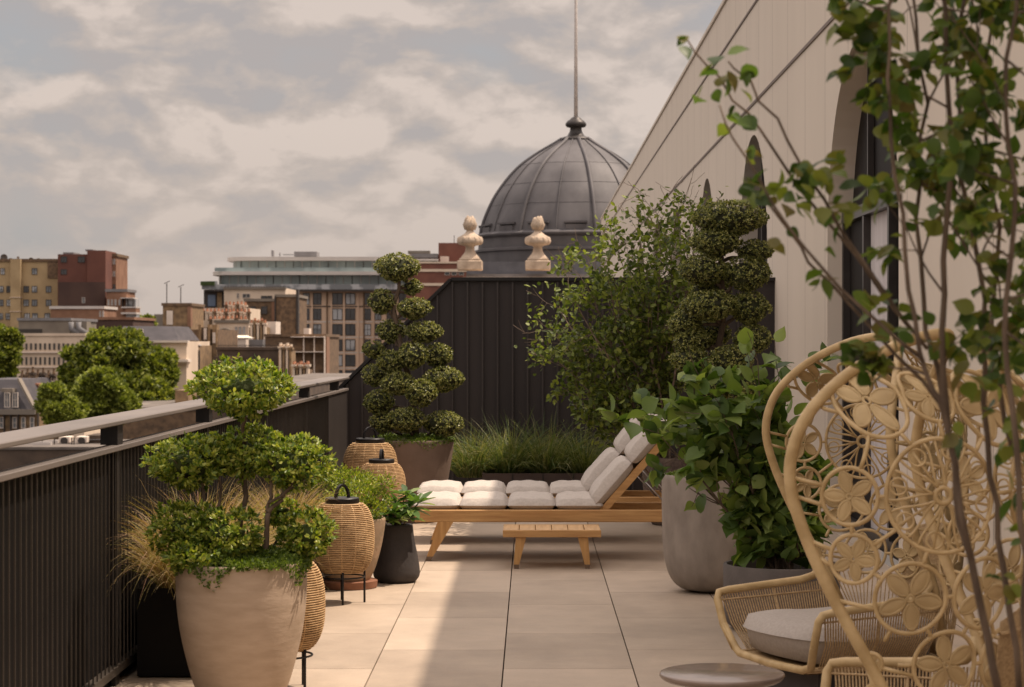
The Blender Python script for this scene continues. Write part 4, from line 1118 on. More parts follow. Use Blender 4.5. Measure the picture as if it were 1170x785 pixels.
def chimney(t, cx, ytop, ybot, w, Y, mt, pots=3, d=1.2, potm=None, poth=4):
    s = Y/F; x = WX(cx, Y); z1, z0 = WZ(ytop, Y), WZ(ybot, Y)
    m = MB(); m.box(x-w*s/2, x+w*s/2, Y, Y+d, z0, z1); m.box(x-w*s/2-.1, x+w*s/2+.1, Y-.1, Y+d+.1, z1+.005, z1+.18)
    c = m.build('chimney', mt, t, world=True)
    for k in range(pots):
        xx = x-w*s/2+(k+.5)*w*s/pots
        m = MB(); m.lathe([(.13,0),(.15,.1),(.11,.2),(.10,poth*s),(.13,poth*s+.05)], c=(xx-t.location.x, Y+d/2-t.location.y, z1+.18-t.location.z), n=8)
        m.build('chimney_pot', potm or B_pot, c, smooth=True)
    return c

# tan apartment block, far left
Y = 420
t = bld('apartment_building', 'tan brick apartment block with satellite dishes along its roof, at the far left', -45, 66, 299, Y, 14, B_tan, roof=B_brown)
boxp(t, 'stair_tower', 13.5, 25, 296.5, 400, Y, 2, B_tan, proud=1.2)
boxp(t, 'stair_tower', -30, -18, 296.5, 400, Y, 2, B_tan, proud=1.2)
for y in (339.5, 355.5): boxp(t, 'stone_band', 13, 25.5, y, y+.9, Y, .1, B_stucco, proud=1.35)
boxp(t, 'roof_recess', 54.5, 65.5, 299.2, 318, Y, .1, B_brown, proud=.15)
for y, xs in ((310, (3,39.5)), (330.5, (1.5,10,30,39.5,55.5)), (346, (1.5,10,30,39.5,55.5)), (361.5, (1,9,31,40,54))):
    for x in xs: window(t, x, y, 6.2 if x > 12 else 5, 7.4, Y, pane=B_win2 if (int(x*3+y)) % 3 else B_win, bars=1)
window(t, 62, 310, 4, 6, Y)
for i, (x, y, r) in enumerate([(2,294,4.2),(9.5,297,2.6),(33,297,3.2),(41.5,297,2.6),(47.5,297.5,2.4),(55,298,2.4),(62,298,2.2),(18,294,1.6)]):
    s = Y/F; m = MB(); x_, z_ = WX(x, Y), WZ(y, Y); R_ = r*s
    dish = [(0.001,.0),(R_*.5,.06*R_),(R_*.85,.22*R_),(R_,.34*R_)]
    m.lathe(dish+[(R_*.98,.36*R_),(R_*.8,.26*R_),(.001,.05)], n=18)
    for k in range(len(m.v)): a, b, c = m.v[k]; m.v[k] = (x_+a, Y+2-c, z_+b)
    m.tube([(x_, Y+2.2, z_), (x_, Y+2.2, WZ(299.5, Y))], .08, 5)
    m.build('satellite_dish', mat('dish_metal', (.10,.09,.08), rough=.7) if i % 2 == 0 else mat('pale_dish', (.25,.20,.16), rough=.7), t, world=True)
# maroon block
t = bld('brick_building', 'maroon brick block with a darker lower wall, taller than its neighbours on the left skyline', 66, 121.3, 290.5, Y-4, 22, B_maroon)
boxp(t, 'stair_tower', 100.5, 121.5, 286.3, 400, Y-4, 10, B_maroon, proud=.8)
boxp(t, 'rendered_wall', 68, 121, 322.5, 352.5, Y-4, .2, B_dmaroon, proud=1.0)
boxp(t, 'roof_housing', 72, 84, 288.3, 290.4, Y-2, 6, B_lead); boxp(t, 'roof_housing', 97.5, 106, 285, 287, Y-2, 4, B_lead)
for x, y, w, h in ((73,296.5,7,7),(93,296.5,8,7),(73,310.7,7,6)): window(t, x, y, w, h, Y-4, pane=B_win)
window(t, 95.5, 343, 3.6, 6.5, Y-5.05, pane=B_win2, frame=B_winf, bars=0)
s_ = bld('brick_building', 'narrow orange brick wing with small windows on the right side of the maroon block', 121.6, 132.6, 293, Y+2, 12, B_orange, roof=B_brown)
for y in (299, 313, 328):
    for x in (124, 127.4, 130.6): window(s_, x, y, 2.4, 6.4, Y+2, pane=B_win2, frame=B_winf if y != 328 else B_wind, bars=0)
s_ = bld('brick_building', 'stepped brick wing with glazed balconies below the maroon block', 121.7, 144.5, 333.5, Y-9, 9, B_orange, roof=B_lead)
boxp(s_, 'balcony_floor', 140, 157, 357, 359, Y-9, 4, B_conc, proud=1.5); boxp(s_, 'balcony_floor', 140, 157, 350.5, 352, Y-9, 4, B_conc, proud=1.5); boxp(s_, 'balcony_wall', 144.6, 156.6, 352, 357, Y-9, 3, B_orange, proud=1.3)
boxp(s_, 'canopy', 139, 153.5, 340.2, 341.2, Y-9, 4, B_conc, proud=1.5); boxp(s_, 'glazed_bay', 144.7, 155.5, 342, 350.3, Y-9, 3, B_win2, proud=.6); boxp(s_, 'glazed_bay', 144.7, 156.5, 359.5, 365, Y-9, 3, B_win2, proud=.6)
for x in (140.5, 146.5, 153): boxp(s_, 'post', x, x+.7, 341.3, 350.4, Y-9, .1, B_wind, proud=1.3)
for x in (124, 128, 132, 136.5): window(s_, x, 345.5, 2.2, 7, Y-9, pane=B_win2, frame=B_winf, bars=0)
t = bld('brick_building', 'low orange brick block with pale coping at the foot of the maroon block', 58, 118, 353, Y-40, 12, B_orange, roof=B_conc)
for x in (115.5, 118.8): window(t, x-1, 358.5, 2, 7, Y-40, pane=B_win2, frame=B_winf, bars=0)
t = bld('brick_building', 'low brown brick building with pale parapet between the maroon block and the green tree', 98, 152, 365.5, Y-60, 20, B_dmaroon, roof=B_orange)
# grey rooftop house
Y = 330
t = bld('plant_house', 'grey rendered rooftop plant house with metal ducts above the white terrace', 21, 80, 366.5, Y, 20, B_greyr, roof=B_lead)
for i in range(2):
    m = MB(); s = Y/F
    m.tube([(WX(83+i*8.5, Y), Y-1, WZ(368, Y)), (WX(83+i*8.5, Y), Y-1, WZ(375.5, Y)), (WX(92+i*8.5, Y), Y-1, WZ(381.5, Y))], .45, 8); m.build('duct', B_lead, t, world=True, smooth=True)
boxp(t, 'louvre', 20, 48, 376, 381, Y, .1, B_wind, proud=.3); boxp(t, 'louvre', 81, 99, 367.5, 382, Y, 3, B_greyr)
# white stucco terrace
Y = 300
t = bld('terraced_house', 'long cream stucco terrace with rows of small windows, left of the big green tree', -10, 96, 384, Y, 14, B_stucco, roof=B_stucco)
for y0, y1 in ((402,403.2),(419,420)): boxp(t, 'cornice', -10, 96, y0, y1, Y, .3, B_white, proud=.4)
for y, h in ((396, 7.5), (412.5, 9), (430, 9)):
    for k in range(15): window(t, 25+k*5.3, y, 2.5, h, Y, pane=B_win, frame=B_greyr, bars=0)
# mansard behind tree
Y = 166
t = bld('stucco_house', 'cream stucco house with a cornice beside the big green tree', 120, 213, 390, Y, 12, B_stucco)
boxp(t, 'cornice', 118, 215.5, 389, 391.5, Y, .5, B_white, proud=.35); boxp(t, 'cornice', 190, 216.5, 410.5, 413.5, Y, 1, B_white, proud=.7); boxp(t, 'cornice', 190, 214.5, 413.6, 416, Y, 1, B_stucco, proud=.35)
m = MB(); xa, xb = WX(128, Y), WX(203, Y); za, zb = WZ(389, Y), WZ(372.5, Y)
m.hexa([(xa, Y+.3, za), (xb, Y+.3, za), (xb, Y+11, za), (xa, Y+11, za)], [(xa+.6, Y+1.6, zb), (xb-.6, Y+1.6, zb), (xb-.6, Y+9, zb), (xa+.6, Y+9, zb)]); m.build('roof', B_slate, t, world=True)
window(t, 158.5, 380, 10, 9, Y+.2, pane=B_win2, frame=B_winf, bars=1, name='dormer_window'); window(t, 188, 404, 8, 8, Y, pane=B_win, frame=B_winf)
# ochre brick towers
Y = 180
t = bld('brick_building', 'tall brown brick stair block with a pale door and two aerials', 186, 218, 349.5, Y+25, 8, B_ochre, roof=B_brown)
boxp(t, 'end_wall', 214.2, 218.1, 350, 373, Y+25, 1, B_orange, proud=.08)
boxp(t, 'door', 190.5, 197.5, 355, 371, Y+25, .2, B_white, proud=.1)
for x, y in ((190.5,324),(206.5,328)):
    m = MB(); p = W(x, y, Y+27); m.tube([(p[0], Y+27, WZ(349, Y+27)), p], .05, 5); m.tube([(p[0]-.25, Y+27, p[2]), (p[0]+.3, Y+27, p[2]+.25)], .035, 4); m.build('aerial', B_wind, t, world=True)
t = bld('brick_building', 'brown brick block with tall pale window strips and projecting piers, above the front tree', 198, 249, 376.5, Y, 12, B_brown)
for a, b, mt in ((207.5,211.5,B_dark),(227.5,230.5,B_ochre),(238,241,B_ochre),(243.5,248.5,B_ochre)): boxp(t, 'pier', a, b, 371 if a > 220 else 378, 470, Y, 1, mt, proud=.45)
boxp(t, 'pier', 231, 237.5, 374, 470, Y, 1, B_dark, proud=.3)
for a, y0, y1 in ((212.5,383,396),(231.5,396,409),(234,375,388),(232,413,425),(244,413,425),(244,380,392),(235,425,440)): boxp(t, 'window', a, a+3, y0, y1, Y, .1, B_winf, proud=.55)
t = bld('brick_building', 'lower brick wall with a drainpipe between the cream house and the brown block', 208, 227, 395, Y-8, 7, B_ochre)
boxp(t, 'drainpipe', 226.5, 228, 400, 470, Y-8, .3, B_wind, proud=.2); boxp(t, 'coping', 207, 228, 393.5, 395, Y-8, 1, B_conc, proud=.2)

# glass-topped building
Y = 410
t = bld('office_building', 'large clay-coloured building with glazed set-back upper floors and flat pale roofs', 243, 520, 333, Y, 30, B_clay)
s = Y/F
def rounded_slab(a0, a1, y0, y1, Yf, D, mt, name, rr=3.0):
    x0, x1, z0, z1 = WX(a0, Y), WX(a1, Y), WZ(y1, Y), WZ(y0, Y); n = 8
    pl = [(x0+rr-rr*math.sin(a), Yf+rr-rr*math.cos(a)) for a in np.linspace(0, PI/2, n)]
    pl = pl+[(x0, Yf+D), (x1, Yf+D), (x1, Yf)]
    k = len(pl); m = MB(); m.add([(x, y, z0) for x, y in pl]+[(x, y, z1) for x, y in pl], [tuple(range(k)), tuple(range(2*k-1, k-1, -1))]+[(i, i+k, (i+1) % k+k, (i+1) % k) for i in range(k)])
    return m.build(name, mt, t, world=True)
rounded_slab(232, 520, 331, 333, Y-2, 26, B_wind, 'terrace_edge')
rounded_slab(247, 520, 314.5, 330.9, Y+1.5, 24, B_glassb, 'glazed_storey', 2)
rounded_slab(241, 520, 310.3, 314.4, Y-1.2, 26, B_conc, 'roof_slab', 4)
rounded_slab(261, 520, 297.6, 310.2, Y+3.5, 20, B_glassb, 'glazed_storey', 3)
rounded_slab(255, 520, 293.2, 297.5, Y+1, 22, B_conc, 'roof_slab', 5)
rounded_slab(232, 250, 321.5, 330.9, Y-1.8, .3, B_win2, 'glass_balustrade', .1); rounded_slab(244, 520, 325, 330.9, Y-1.7, .06, B_win2, 'glass_balustrade', .1); rounded_slab(246, 520, 306, 310.2, Y-.9, .06, B_glassb, 'glass_balustrade', .1)
for k in range(27):
    x = 252+k*10; boxp(t, 'mullion', x, x+.7, 314.6, 331, Y+1.5, .1, B_conc if k % 3 else B_wind, proud=.15)
    if x > 262: boxp(t, 'mullion', x+3, x+3.6, 297.8, 310.2, Y+3.5, .1, B_conc if k % 2 else B_wind, proud=.15)
boxp(t, 'dark_bay', 233, 296, 333.2, 380, Y, 2, B_wind, proud=.2)
boxp(t, 'glazed_bay', 238, 246.5, 337, 350, Y, 1, mat('blue_panes', (.14,.19,.27), (.09,.12,.18), rough=.15, scale=.3), proud=.5); boxp(t, 'brick_pier', 248.5, 254, 334, 372, Y, 1, B_ochre, proud=.5)
boxp(t, 'roof_planting', 231, 247, 322, 326.5, Y, 1.5, B_grn, proud=2.2)
for r in range(7):
    yy = 341.5+17.6*r
    for j, (x, w) in enumerate([(350,7.5),(362.5,9.5),(385.5,12),(400.3,11.5),(420,7.5),(432,7.5),(447,11),(461,11),(480,8),(492,8)]):
        window(t, x, yy, w, 13.4, Y, pane=B_win2 if (r+j) % 3 == 0 else B_win, frame=B_wind, bars=1)
    if 0 < r < 7: boxp(t, 'floor_band', 340, 500, yy-9.6, yy-8.4, Y, .2, B_wind if r == 1 else B_conc, proud=.16 if r == 1 else .06)
for x in (356, 373, 378, 392.5, 408.5, 415, 426, 440, 454, 470, 486): boxp(t, 'pier', x, x+1.6, 334, 455, Y, .3, B_brown if int(x) in (373, 415) else B_clay, proud=.28)
boxp(t, 'roof_plant', 336, 362, 287.5, 293, Y+8, 5, B_lead); boxp(t, 'roof_plant', 310, 312, 286, 293, Y+8, 2, B_lead); boxp(t, 'roof_plant', 319, 320, 289, 293, Y+8, 1, B_lead); boxp(t, 'roof_plant', 323, 335, 290.5, 291.3, Y+8, 1, B_lead); boxp(t, 'roof_plant', 468, 490, 286.5, 292, Y+8, 4, B_greyr)

# red brick striped building
Y = 380
t = bld('brick_building', 'red brick building with pale stone bands left of the stone urns', 464, 534, 300, Y, 25, B_red)
boxp(t, 'tower', 501, 540, 277.5, 300, Y+2, 12, B_red); boxp(t, 'door', 503, 513, 293, 300, Y+2, .1, B_white, proud=.2)
for y0, y1 in ((299,301),(307.5,310.5),(323.5,326.5)): boxp(t, 'stone_band', 463.5, 534, y0, y1, Y, .3, B_stucco, proud=.2)
boxp(t, 'stone_band', 470, 500, 289.8, 294.5, Y+1, 5, B_lead); boxp(t, 'rooflight', 466, 491, 286.5, 289.6, Y+6, 3, B_greyr)
for x in (511, 519, 527): window(t, x, 312.5, 6, 4, Y, pane=B_win, frame=B_winf, bars=0)
m = MB(); m.tube([W(519,277.5,Y+3), W(519,269,Y+3)], .06, 5); m.build('aerial', B_wind, t, world=True)

# cluttered houses in the middle distance
Y = 270
t = bld('stucco_house', 'old cream stucco house with a dentilled top in front of the glazed building', 256, 326, 329, Y, 14, B_stucco)
boxp(t, 'cornice', 255, 327, 328.3, 330.5, Y, .4, B_greyr, proud=.3)
for k in range(22): boxp(t, 'dentil', 257+k*3.15, 258.6+k*3.15, 327.2, 328.2, Y, .4, B_wind, proud=.3)
for x, y, w, h in ((281.5,338,9,5),(302,340,7,4),(308.5,340,5,4),(272,338,3,6)): window(t, x, y, w, h, Y, pane=B_win, frame=B_winf if x < 300 else B_wind, bars=1)
t = bld('brick_building', 'square brown brick block with two dark windows below the dentilled stucco house', 280, 313.5, 344.5, Y-20, 10, B_brown, roof=B_greyr)
boxp(t, 'corner_strip', 310.5, 313.7, 345, 375, Y-20, 1, B_orange, proud=.1)
for x in (289, 302): window(t, x, 354.5, 7, 9, Y-20, bars=0)
t = bld('brick_building', 'plain brown brick tower with a dark corner pipe, beside the clay-coloured building', 315.5, 338, 339.5, Y-25, 12, B_brown, roof=B_greyr)
boxp(t, 'pipe', 338.5, 341, 331, 382, Y-25, 1, B_wind, proud=.3); boxp(t, 'pipe', 313.8, 315.2, 338, 384, Y-25, 1, B_wind, proud=.3)
Y = 230
t = bld('stucco_house', 'pale crumbling house covered with rows of red chimney pots', 228, 284, 352, Y, 10, B_stucco)
for row, (yy, a, b, n) in enumerate(((350,258,280,6),(358,232,284,13),(366,240,280,9))):
    for k in range(n):
        x = a+(b-a)*k/(n-1); chimney(t, x, yy+random.uniform(-.6,.8), yy+8, 2.6, Y-1-row*.8, B_stucco if k % 3 else B_brown, pots=1, d=.6, poth=3.2)
t = bld('stucco_house', 'pale gabled house with an arched opening and white sash windows', 246, 284, 369, Y-14, 10, B_stucco, roof=B_greyr)
m = MB()
yy = Y-14.1; s = yy/F; c = (WX(257, yy), WZ(385, yy))
for r0, r1, mt in ((11,9.5,0),):
    pts = [(c[0]+r1*s*math.cos(a), yy-.2, c[1]+r1*s*math.sin(a)) for a in np.linspace(0, PI, 17)]; m.tube(pts, 1.2*s, 6)
m.build('arch_moulding', B_greyr, t, world=True)
boxp(t, 'arched_window', 250, 264, 377, 386, Y-14, .1, B_win, proud=.1)
for x in (270, 274.5, 279): window(t, x, 377.5, 3.6, 9, Y-14, pane=B_win2, frame=B_winf, bars=0)
t = bld('brick_building', 'narrow ochre brick chimney wall with several tall flues', 284.5, 304, 374, Y-25, 6, B_ochre)
for k in range(5): chimney(t, 287+k*3.8, 371-k % 2*2, 388, 2.4, Y-26, B_ochre if k % 2 else B_stucco, pots=1, d=.8, poth=3)
t = bld('rooftop_hut', 'small white ribbed rooftop hut in front of the brown brick tower', 302.5, 315, 367.5, Y-22, 4, B_white, cat='hut')
t = bld('rooftop_hut', 'white boxy plant hut with a sloping roof above the long dark brick house', 248, 281, 386, 196, 5, B_white, cat='hut')
m = MB(); yv = 196; m.hexa([(WX(247, yv), yv-.2, WZ(386, yv)), (WX(282, yv), yv-.2, WZ(386, yv)), (WX(282, yv), yv+5, WZ(386, yv)), (WX(247, yv), yv+5, WZ(386, yv))], [(WX(252, yv), yv+1.2, WZ(383, yv)), (WX(276, yv), yv+1.2, WZ(383, yv)), (WX(276, yv), yv+4, WZ(383, yv)), (WX(252, yv), yv+4, WZ(383, yv))]); m.build('roof', B_white, t, world=True)
t = bld('rooftop_hut', 'grey lead-clad roof lantern beside the white plant hut', 282, 300, 388, 198, 5, B_lead, cat='hut')
Y = 175
t = bld('brick_house', 'long dark brick house with iron railings on its roof and one white arched window', 248, 318, 400, Y, 10, B_dark, roof=B_dark)
for k in range(34):
    x = 249+k*2.0; boxp(t, 'roof_railing', x, x+.45, 394.5, 400, Y+.3, .05, B_wind)
boxp(t, 'roof_railing', 249, 317, 394.2, 394.7, Y+.3, .05, B_wind)
window(t, 301, 417.5, 7.5, 9.5, Y, pane=B_win2, frame=B_winf, bars=2); window(t, 283, 420, 6, 8, Y, pane=B_win, frame=B_winf, bars=1)
boxp(t, 'porch', 248, 272, 407, 430, Y, 2, B_dark, proud=2); boxp(t, 'chimney', 272, 277, 407, 424, Y, 1, B_ochre, proud=2.2); boxp(t, 'chimney', 266, 270, 407, 424, Y, 1, B_brown, proud=2.3)
t = bld('chimney_stack', 'row of tall pale chimney flues between the dark brick house and the scaffolded box', 318, 333, 401, Y-3, 3, B_ochre, cat='chimney')
for k in range(4): chimney(t, 320+k*3.9, 398+k % 2*1.5, 440, 2.6, Y-4, B_stucco if k % 2 == 0 else B_ochre, pots=1, d=1, potm=B_stucco, poth=3)
t = bld('chimney_stack', 'low row of small chimneys with pots at the foot of the scaffolded box', 334, 353, 423, Y-8, 3, B_brown, cat='chimney')
for k in range(5): chimney(t, 335.5+k*3.9, 419+k % 2*2, 440, 2.6, Y-9, B_stucco if k % 2 == 0 else B_ochre, pots=1, d=1, poth=3)
Y = 190
t = bld('brick_building', 'flat-roofed brown brick box with white scaffold poles on its corner', 303, 371, 385, Y, 14, B_brown, roof=B_brown)
for x in (347, 359, 370.5): boxp(t, 'scaffold_pole', x, x+1.1, 384, 440, Y, .12, B_white, proud=.5)
for y in (384.5, 401.5): boxp(t, 'scaffold_pole', 333, 371, y, y+1, Y, .12, B_white, proud=.7)
t = bld('rooftop_tank', 'small white water tank on the roof of the scaffolded brick box', 347, 353, 375, Y+3, 2, B_white, base=WZ(384.5, Y+3), cat='tank')
t = bld('rooftop_hut', 'orange brick stub wall behind the railings left of the scaffolded box', 371.2, 373, 384, Y+.5, 3, B_orange, cat='wall')

# mansard house at bottom left
Y = 150
t = bld('brick_house', 'ochre brick house with dark mansard roof and two white dormers, lower left', -30, 42, 468, Y, 12, B_ochre)
m = MB(); xa, xb = WX(-30, Y), WX(36, Y); za, zb = WZ(468, Y), WZ(434, Y)
m.hexa([(xa, Y+.1, za), (WX(39, Y), Y+.1, za), (WX(39, Y), Y+12, za), (xa, Y+12, za)], [(xa, Y+1.4, zb), (WX(18, Y), Y+1.4, zb), (WX(18, Y), Y+10, zb), (xa, Y+10, zb)]); m.build('roof', B_slate, t, world=True)
m = MB(); m.beam((WX(18.5, Y), Y+.9, zb+.05), (WX(41, Y), Y-.3, za+.1), .3, .18); m.box(WX(-30, Y), WX(41, Y), Y-.35, Y, za-.35, za+.02); m.build('roof_coping', B_greyr, t, world=True)
for x in (8.5, 17.5):
    window(t, x, 457, 6.5, 17, Y-.15, pane=B_win2, frame=B_winf, bars=1, name='dormer_window')
boxp(t, 'dormer_top', 1, 15, 444, 448, Y, 3, B_greyr, proud=.1)
for x in (2, 17, 27, 37): window(t, x, 483, 5, 13, Y, pane=B_win2, frame=B_winf, bars=0)
for x in (5, 12.5, 21, 43.5): boxp(t, 'drainpipe', x, x+.9, 468, 500, Y, .1, B_wind, proud=.3)
t = bld('chimney_stack', 'broad sooty brick chimney wall with a red-topped corner, right of the mansard house', 21, 45, 440, Y+5, 5, B_dark, cat='chimney')
boxp(t, 'red_coping', 39, 45, 438, 440, Y+5, 1, B_pot, proud=.2); boxp(t, 'downpipe', 43.8, 45, 440, 500, Y+5, .1, B_orange, proud=.2)
for k in range(5): chimney(t, 23+k*4, 437+k % 2, 445, 3, Y+7, B_dark, pots=1, d=1, potm=B_brown, poth=5)
t = bld('chimney_stack', 'dark brick chimney block with tall flues in front of the cream terrace', 46, 62, 436, Y+20, 6, B_dark, cat='chimney')
for k in range(7): chimney(t, 24+k*6, 432-(k*7) % 5, 450, 2.5, Y+40, B_brown if k % 2 else B_dark, pots=1, d=1, potm=B_brown, poth=6)

# near flat roofs seen under the handrail
Y = 110
t = bld('flat_roof_building', 'flat grey roof with air-conditioning units seen through the gap under the handrail', -60, 150, 514, Y, 8.5, B_dark, roof=M_flat)
for a, b, yy in ((5,58,112),(28,66,114)): m = MB(); m.box(WX(a, yy), WX(b, yy), yy, yy+.25, WZ(514, 110)+.15, WZ(514, 110)+.32); m.build('cable_tray', B_conc, t, world=True)
for x in (48, 62, 82, 84.5): m = MB(); m.tube([(WX(x, 112.6), 112.6, WZ(514, 110)), (WX(x, 112.6), 112.6, WZ(500, 112.6))], .04, 5); m.build('vent_pipe', B_wind, t, world=True)
Y = 112.8
o_ = []
for x, y in ((71,505),(91,506.5)):
    a = thing('air_conditioner', (WX(x, Y), Y+1, WZ(514, 110)+.06), 'x', 'air conditioner')
    m = MB(); s = Y/F; m.box(-6.5*s, 6.5*s, -.5, .5, .15, 10.5*s, bev=.03); m.build('casing', B_white, a)
    m = MB(); m.lathe([(4.2*s,0),(4.2*s,.06),(.001,.06)], n=20)
    for k in range(len(m.v)): p = m.v[k]; m.v[k] = (p[0], -.5-p[2]-.002, 5.6*s+p[1])
    m.build('fan_grille', B_wind, a)
    a['label'] = 'white air-conditioning unit with dark round fan, farther left of the metal ducts' if x < 80 else 'white air-conditioning unit with dark round fan, right beside the metal ducts'
t = bld('roof_duct', 'long dark metal ducts lying on the flat grey roof', 98, 125, 497.5, Y+1, 3, B_dark, base=WZ(514, 110)+.06, cat='duct')
boxp(t, 'duct_band', 98, 125, 501.8, 502.6, Y+1, .1, B_lead, proud=.1)
t = bld('flat_roof_building', 'pale flat roof with low parapets beside the big green tree, above the handrail', 118, 258, 469, 140, 30, B_brown, roof=M_flat)
for a, b, y in ((130,160,463),(165,185,465),(222,240,462)): boxp(t, 'roof_housing', a, b, y, 469, 145, 5, B_greyr)
t = bld('brick_building', 'low ochre wall behind the cloud-pruned front tree', 200, 215, 446, 150, 6, B_ochre)
t = bld('flat_roof_building', 'grey flat roof in front of the scaffolded brick box', 300, 372, 438, 130, 30, B_dark, roof=M_flat)
t = bld('flat_roof_building', 'dark roof in front of the long dark brick house', 225, 330, 446, 110, 20, B_dark, roof=M_flat)
# skyline row closing the horizon
for i, (a, b, y, Yd_, mt) in enumerate([(150,190,362,700,B_brown),(176,186,359,650,B_greyr),(-40,30,375,600,B_greyr),(190,250,372,640,B_greyr),(140,200,380,480,B_stucco)]):
    bld('distant_building', ['low brown block on the skyline right of the balconies', 'small grey block on the skyline left of the brick stair block', 'grey block behind the tan apartment block', 'grey block behind the brick stair block', 'cream block half hidden behind the big green tree'][i], a, b, y, Yd_, 30, mt)

# ------------------------------------------------------------------ city trees
G_city = leafmat('plane_leaf', [(.035,.052,.010),(.085,.11,.018),(.19,.215,.035),(.32,.33,.07)], rough=.55, trans=.3)
G_city2 = leafmat('light_tree_leaf', [(.06,.085,.014),(.17,.20,.03),(.34,.37,.075)], rough=.6, trans=.25)
def city_tree(label, Y, blobs, n, L, gm, seed, spread=None):
    rng = np.random.default_rng(seed); s = Y/F
    cx = sum(b[0] for b in blobs)/len(blobs); t = thing('leafy_tree', (WX(cx, Y), Y, GZ), label, 'tree')
    parts = []; m = MB(); base = Vector((WX(cx, Y), Y, GZ))
    m.tube(wiggle(base, (WX(cx, Y), Y, WZ(blobs[0][1]+10, Y)), 6, .15, rng), [.45, .42, .38, .34, .3, .27, .24], 8)
    for (x, y, rx, rz, dy) in blobs:
        c = (WX(x, Y), Y+dy, WZ(y, Y)); k = int(n*(rx*rz)/900)
        # clumps spread through the crown
        nc = max(16, int(rx*rz/11)); u = rng.normal(size=(nc, 3)); u /= np.linalg.norm(u, axis=1, keepdims=True); rr = rng.uniform(.55, 1.08, nc)
        for q in range(nc):
            cc = (c[0]+u[q, 0]*rx*s*rr[q], c[1]+u[q, 1]*rx*s*rr[q], c[2]+u[q, 2]*rz*s*rr[q]); cr = rng.uniform(.09, .19)*min(rx, rz)*s+.18
            parts.append(pad_leaves(cc, (cr, cr, cr*.75), max(30, k//nc), L, L*.7, rng, T4, lump=.45, inner=.25, under=.8, lumpf=7))
        m.tube(wiggle((base.x, base.y, WZ(y, Y)-rz*s*1.2), c, 4, .2, rng), [.2, .17, .14, .1, .06], 6)
    leaves_obj('crown', parts, gm, t); m.build('trunk', M_bark, t, world=True, smooth=True)
city_tree('big round dark green tree behind the handrail, the largest of the city trees', 160, [(135,417,42,34,0),(168,432,29,32,2),(103,422,30,28,1),(130,394,27,17,0),(150,455,44,26,-2),(108,452,40,26,0),(85,440,18,20,1)], 24000, .40, G_city, 101)
city_tree('lighter yellow-green tree in front of the big dark tree', 125, [(120,455,30,26,0),(118,436,18,16,-1),(140,462,20,14,0),(100,465,22,16,0)], 20000, .29, G_city2, 102)
city_tree('small bright green tree left of the others, just above the handrail', 120, [(66,466,17,20,0),(60,452,10,12,0),(80,474,18,12,0)], 20000, .29, G_city2, 103)
city_tree('green tree at the left edge of the picture', 210, [(2,395,18,22,0),(-12,405,26,30,0),(8,415,14,18,0)], 20000, .5, G_city, 104)
city_tree('far dark tree on the skyline beside the brick stair block', 600, [(168,366,14,6,0),(158,367,8,5,0)], 9000, .9, G_city, 105)

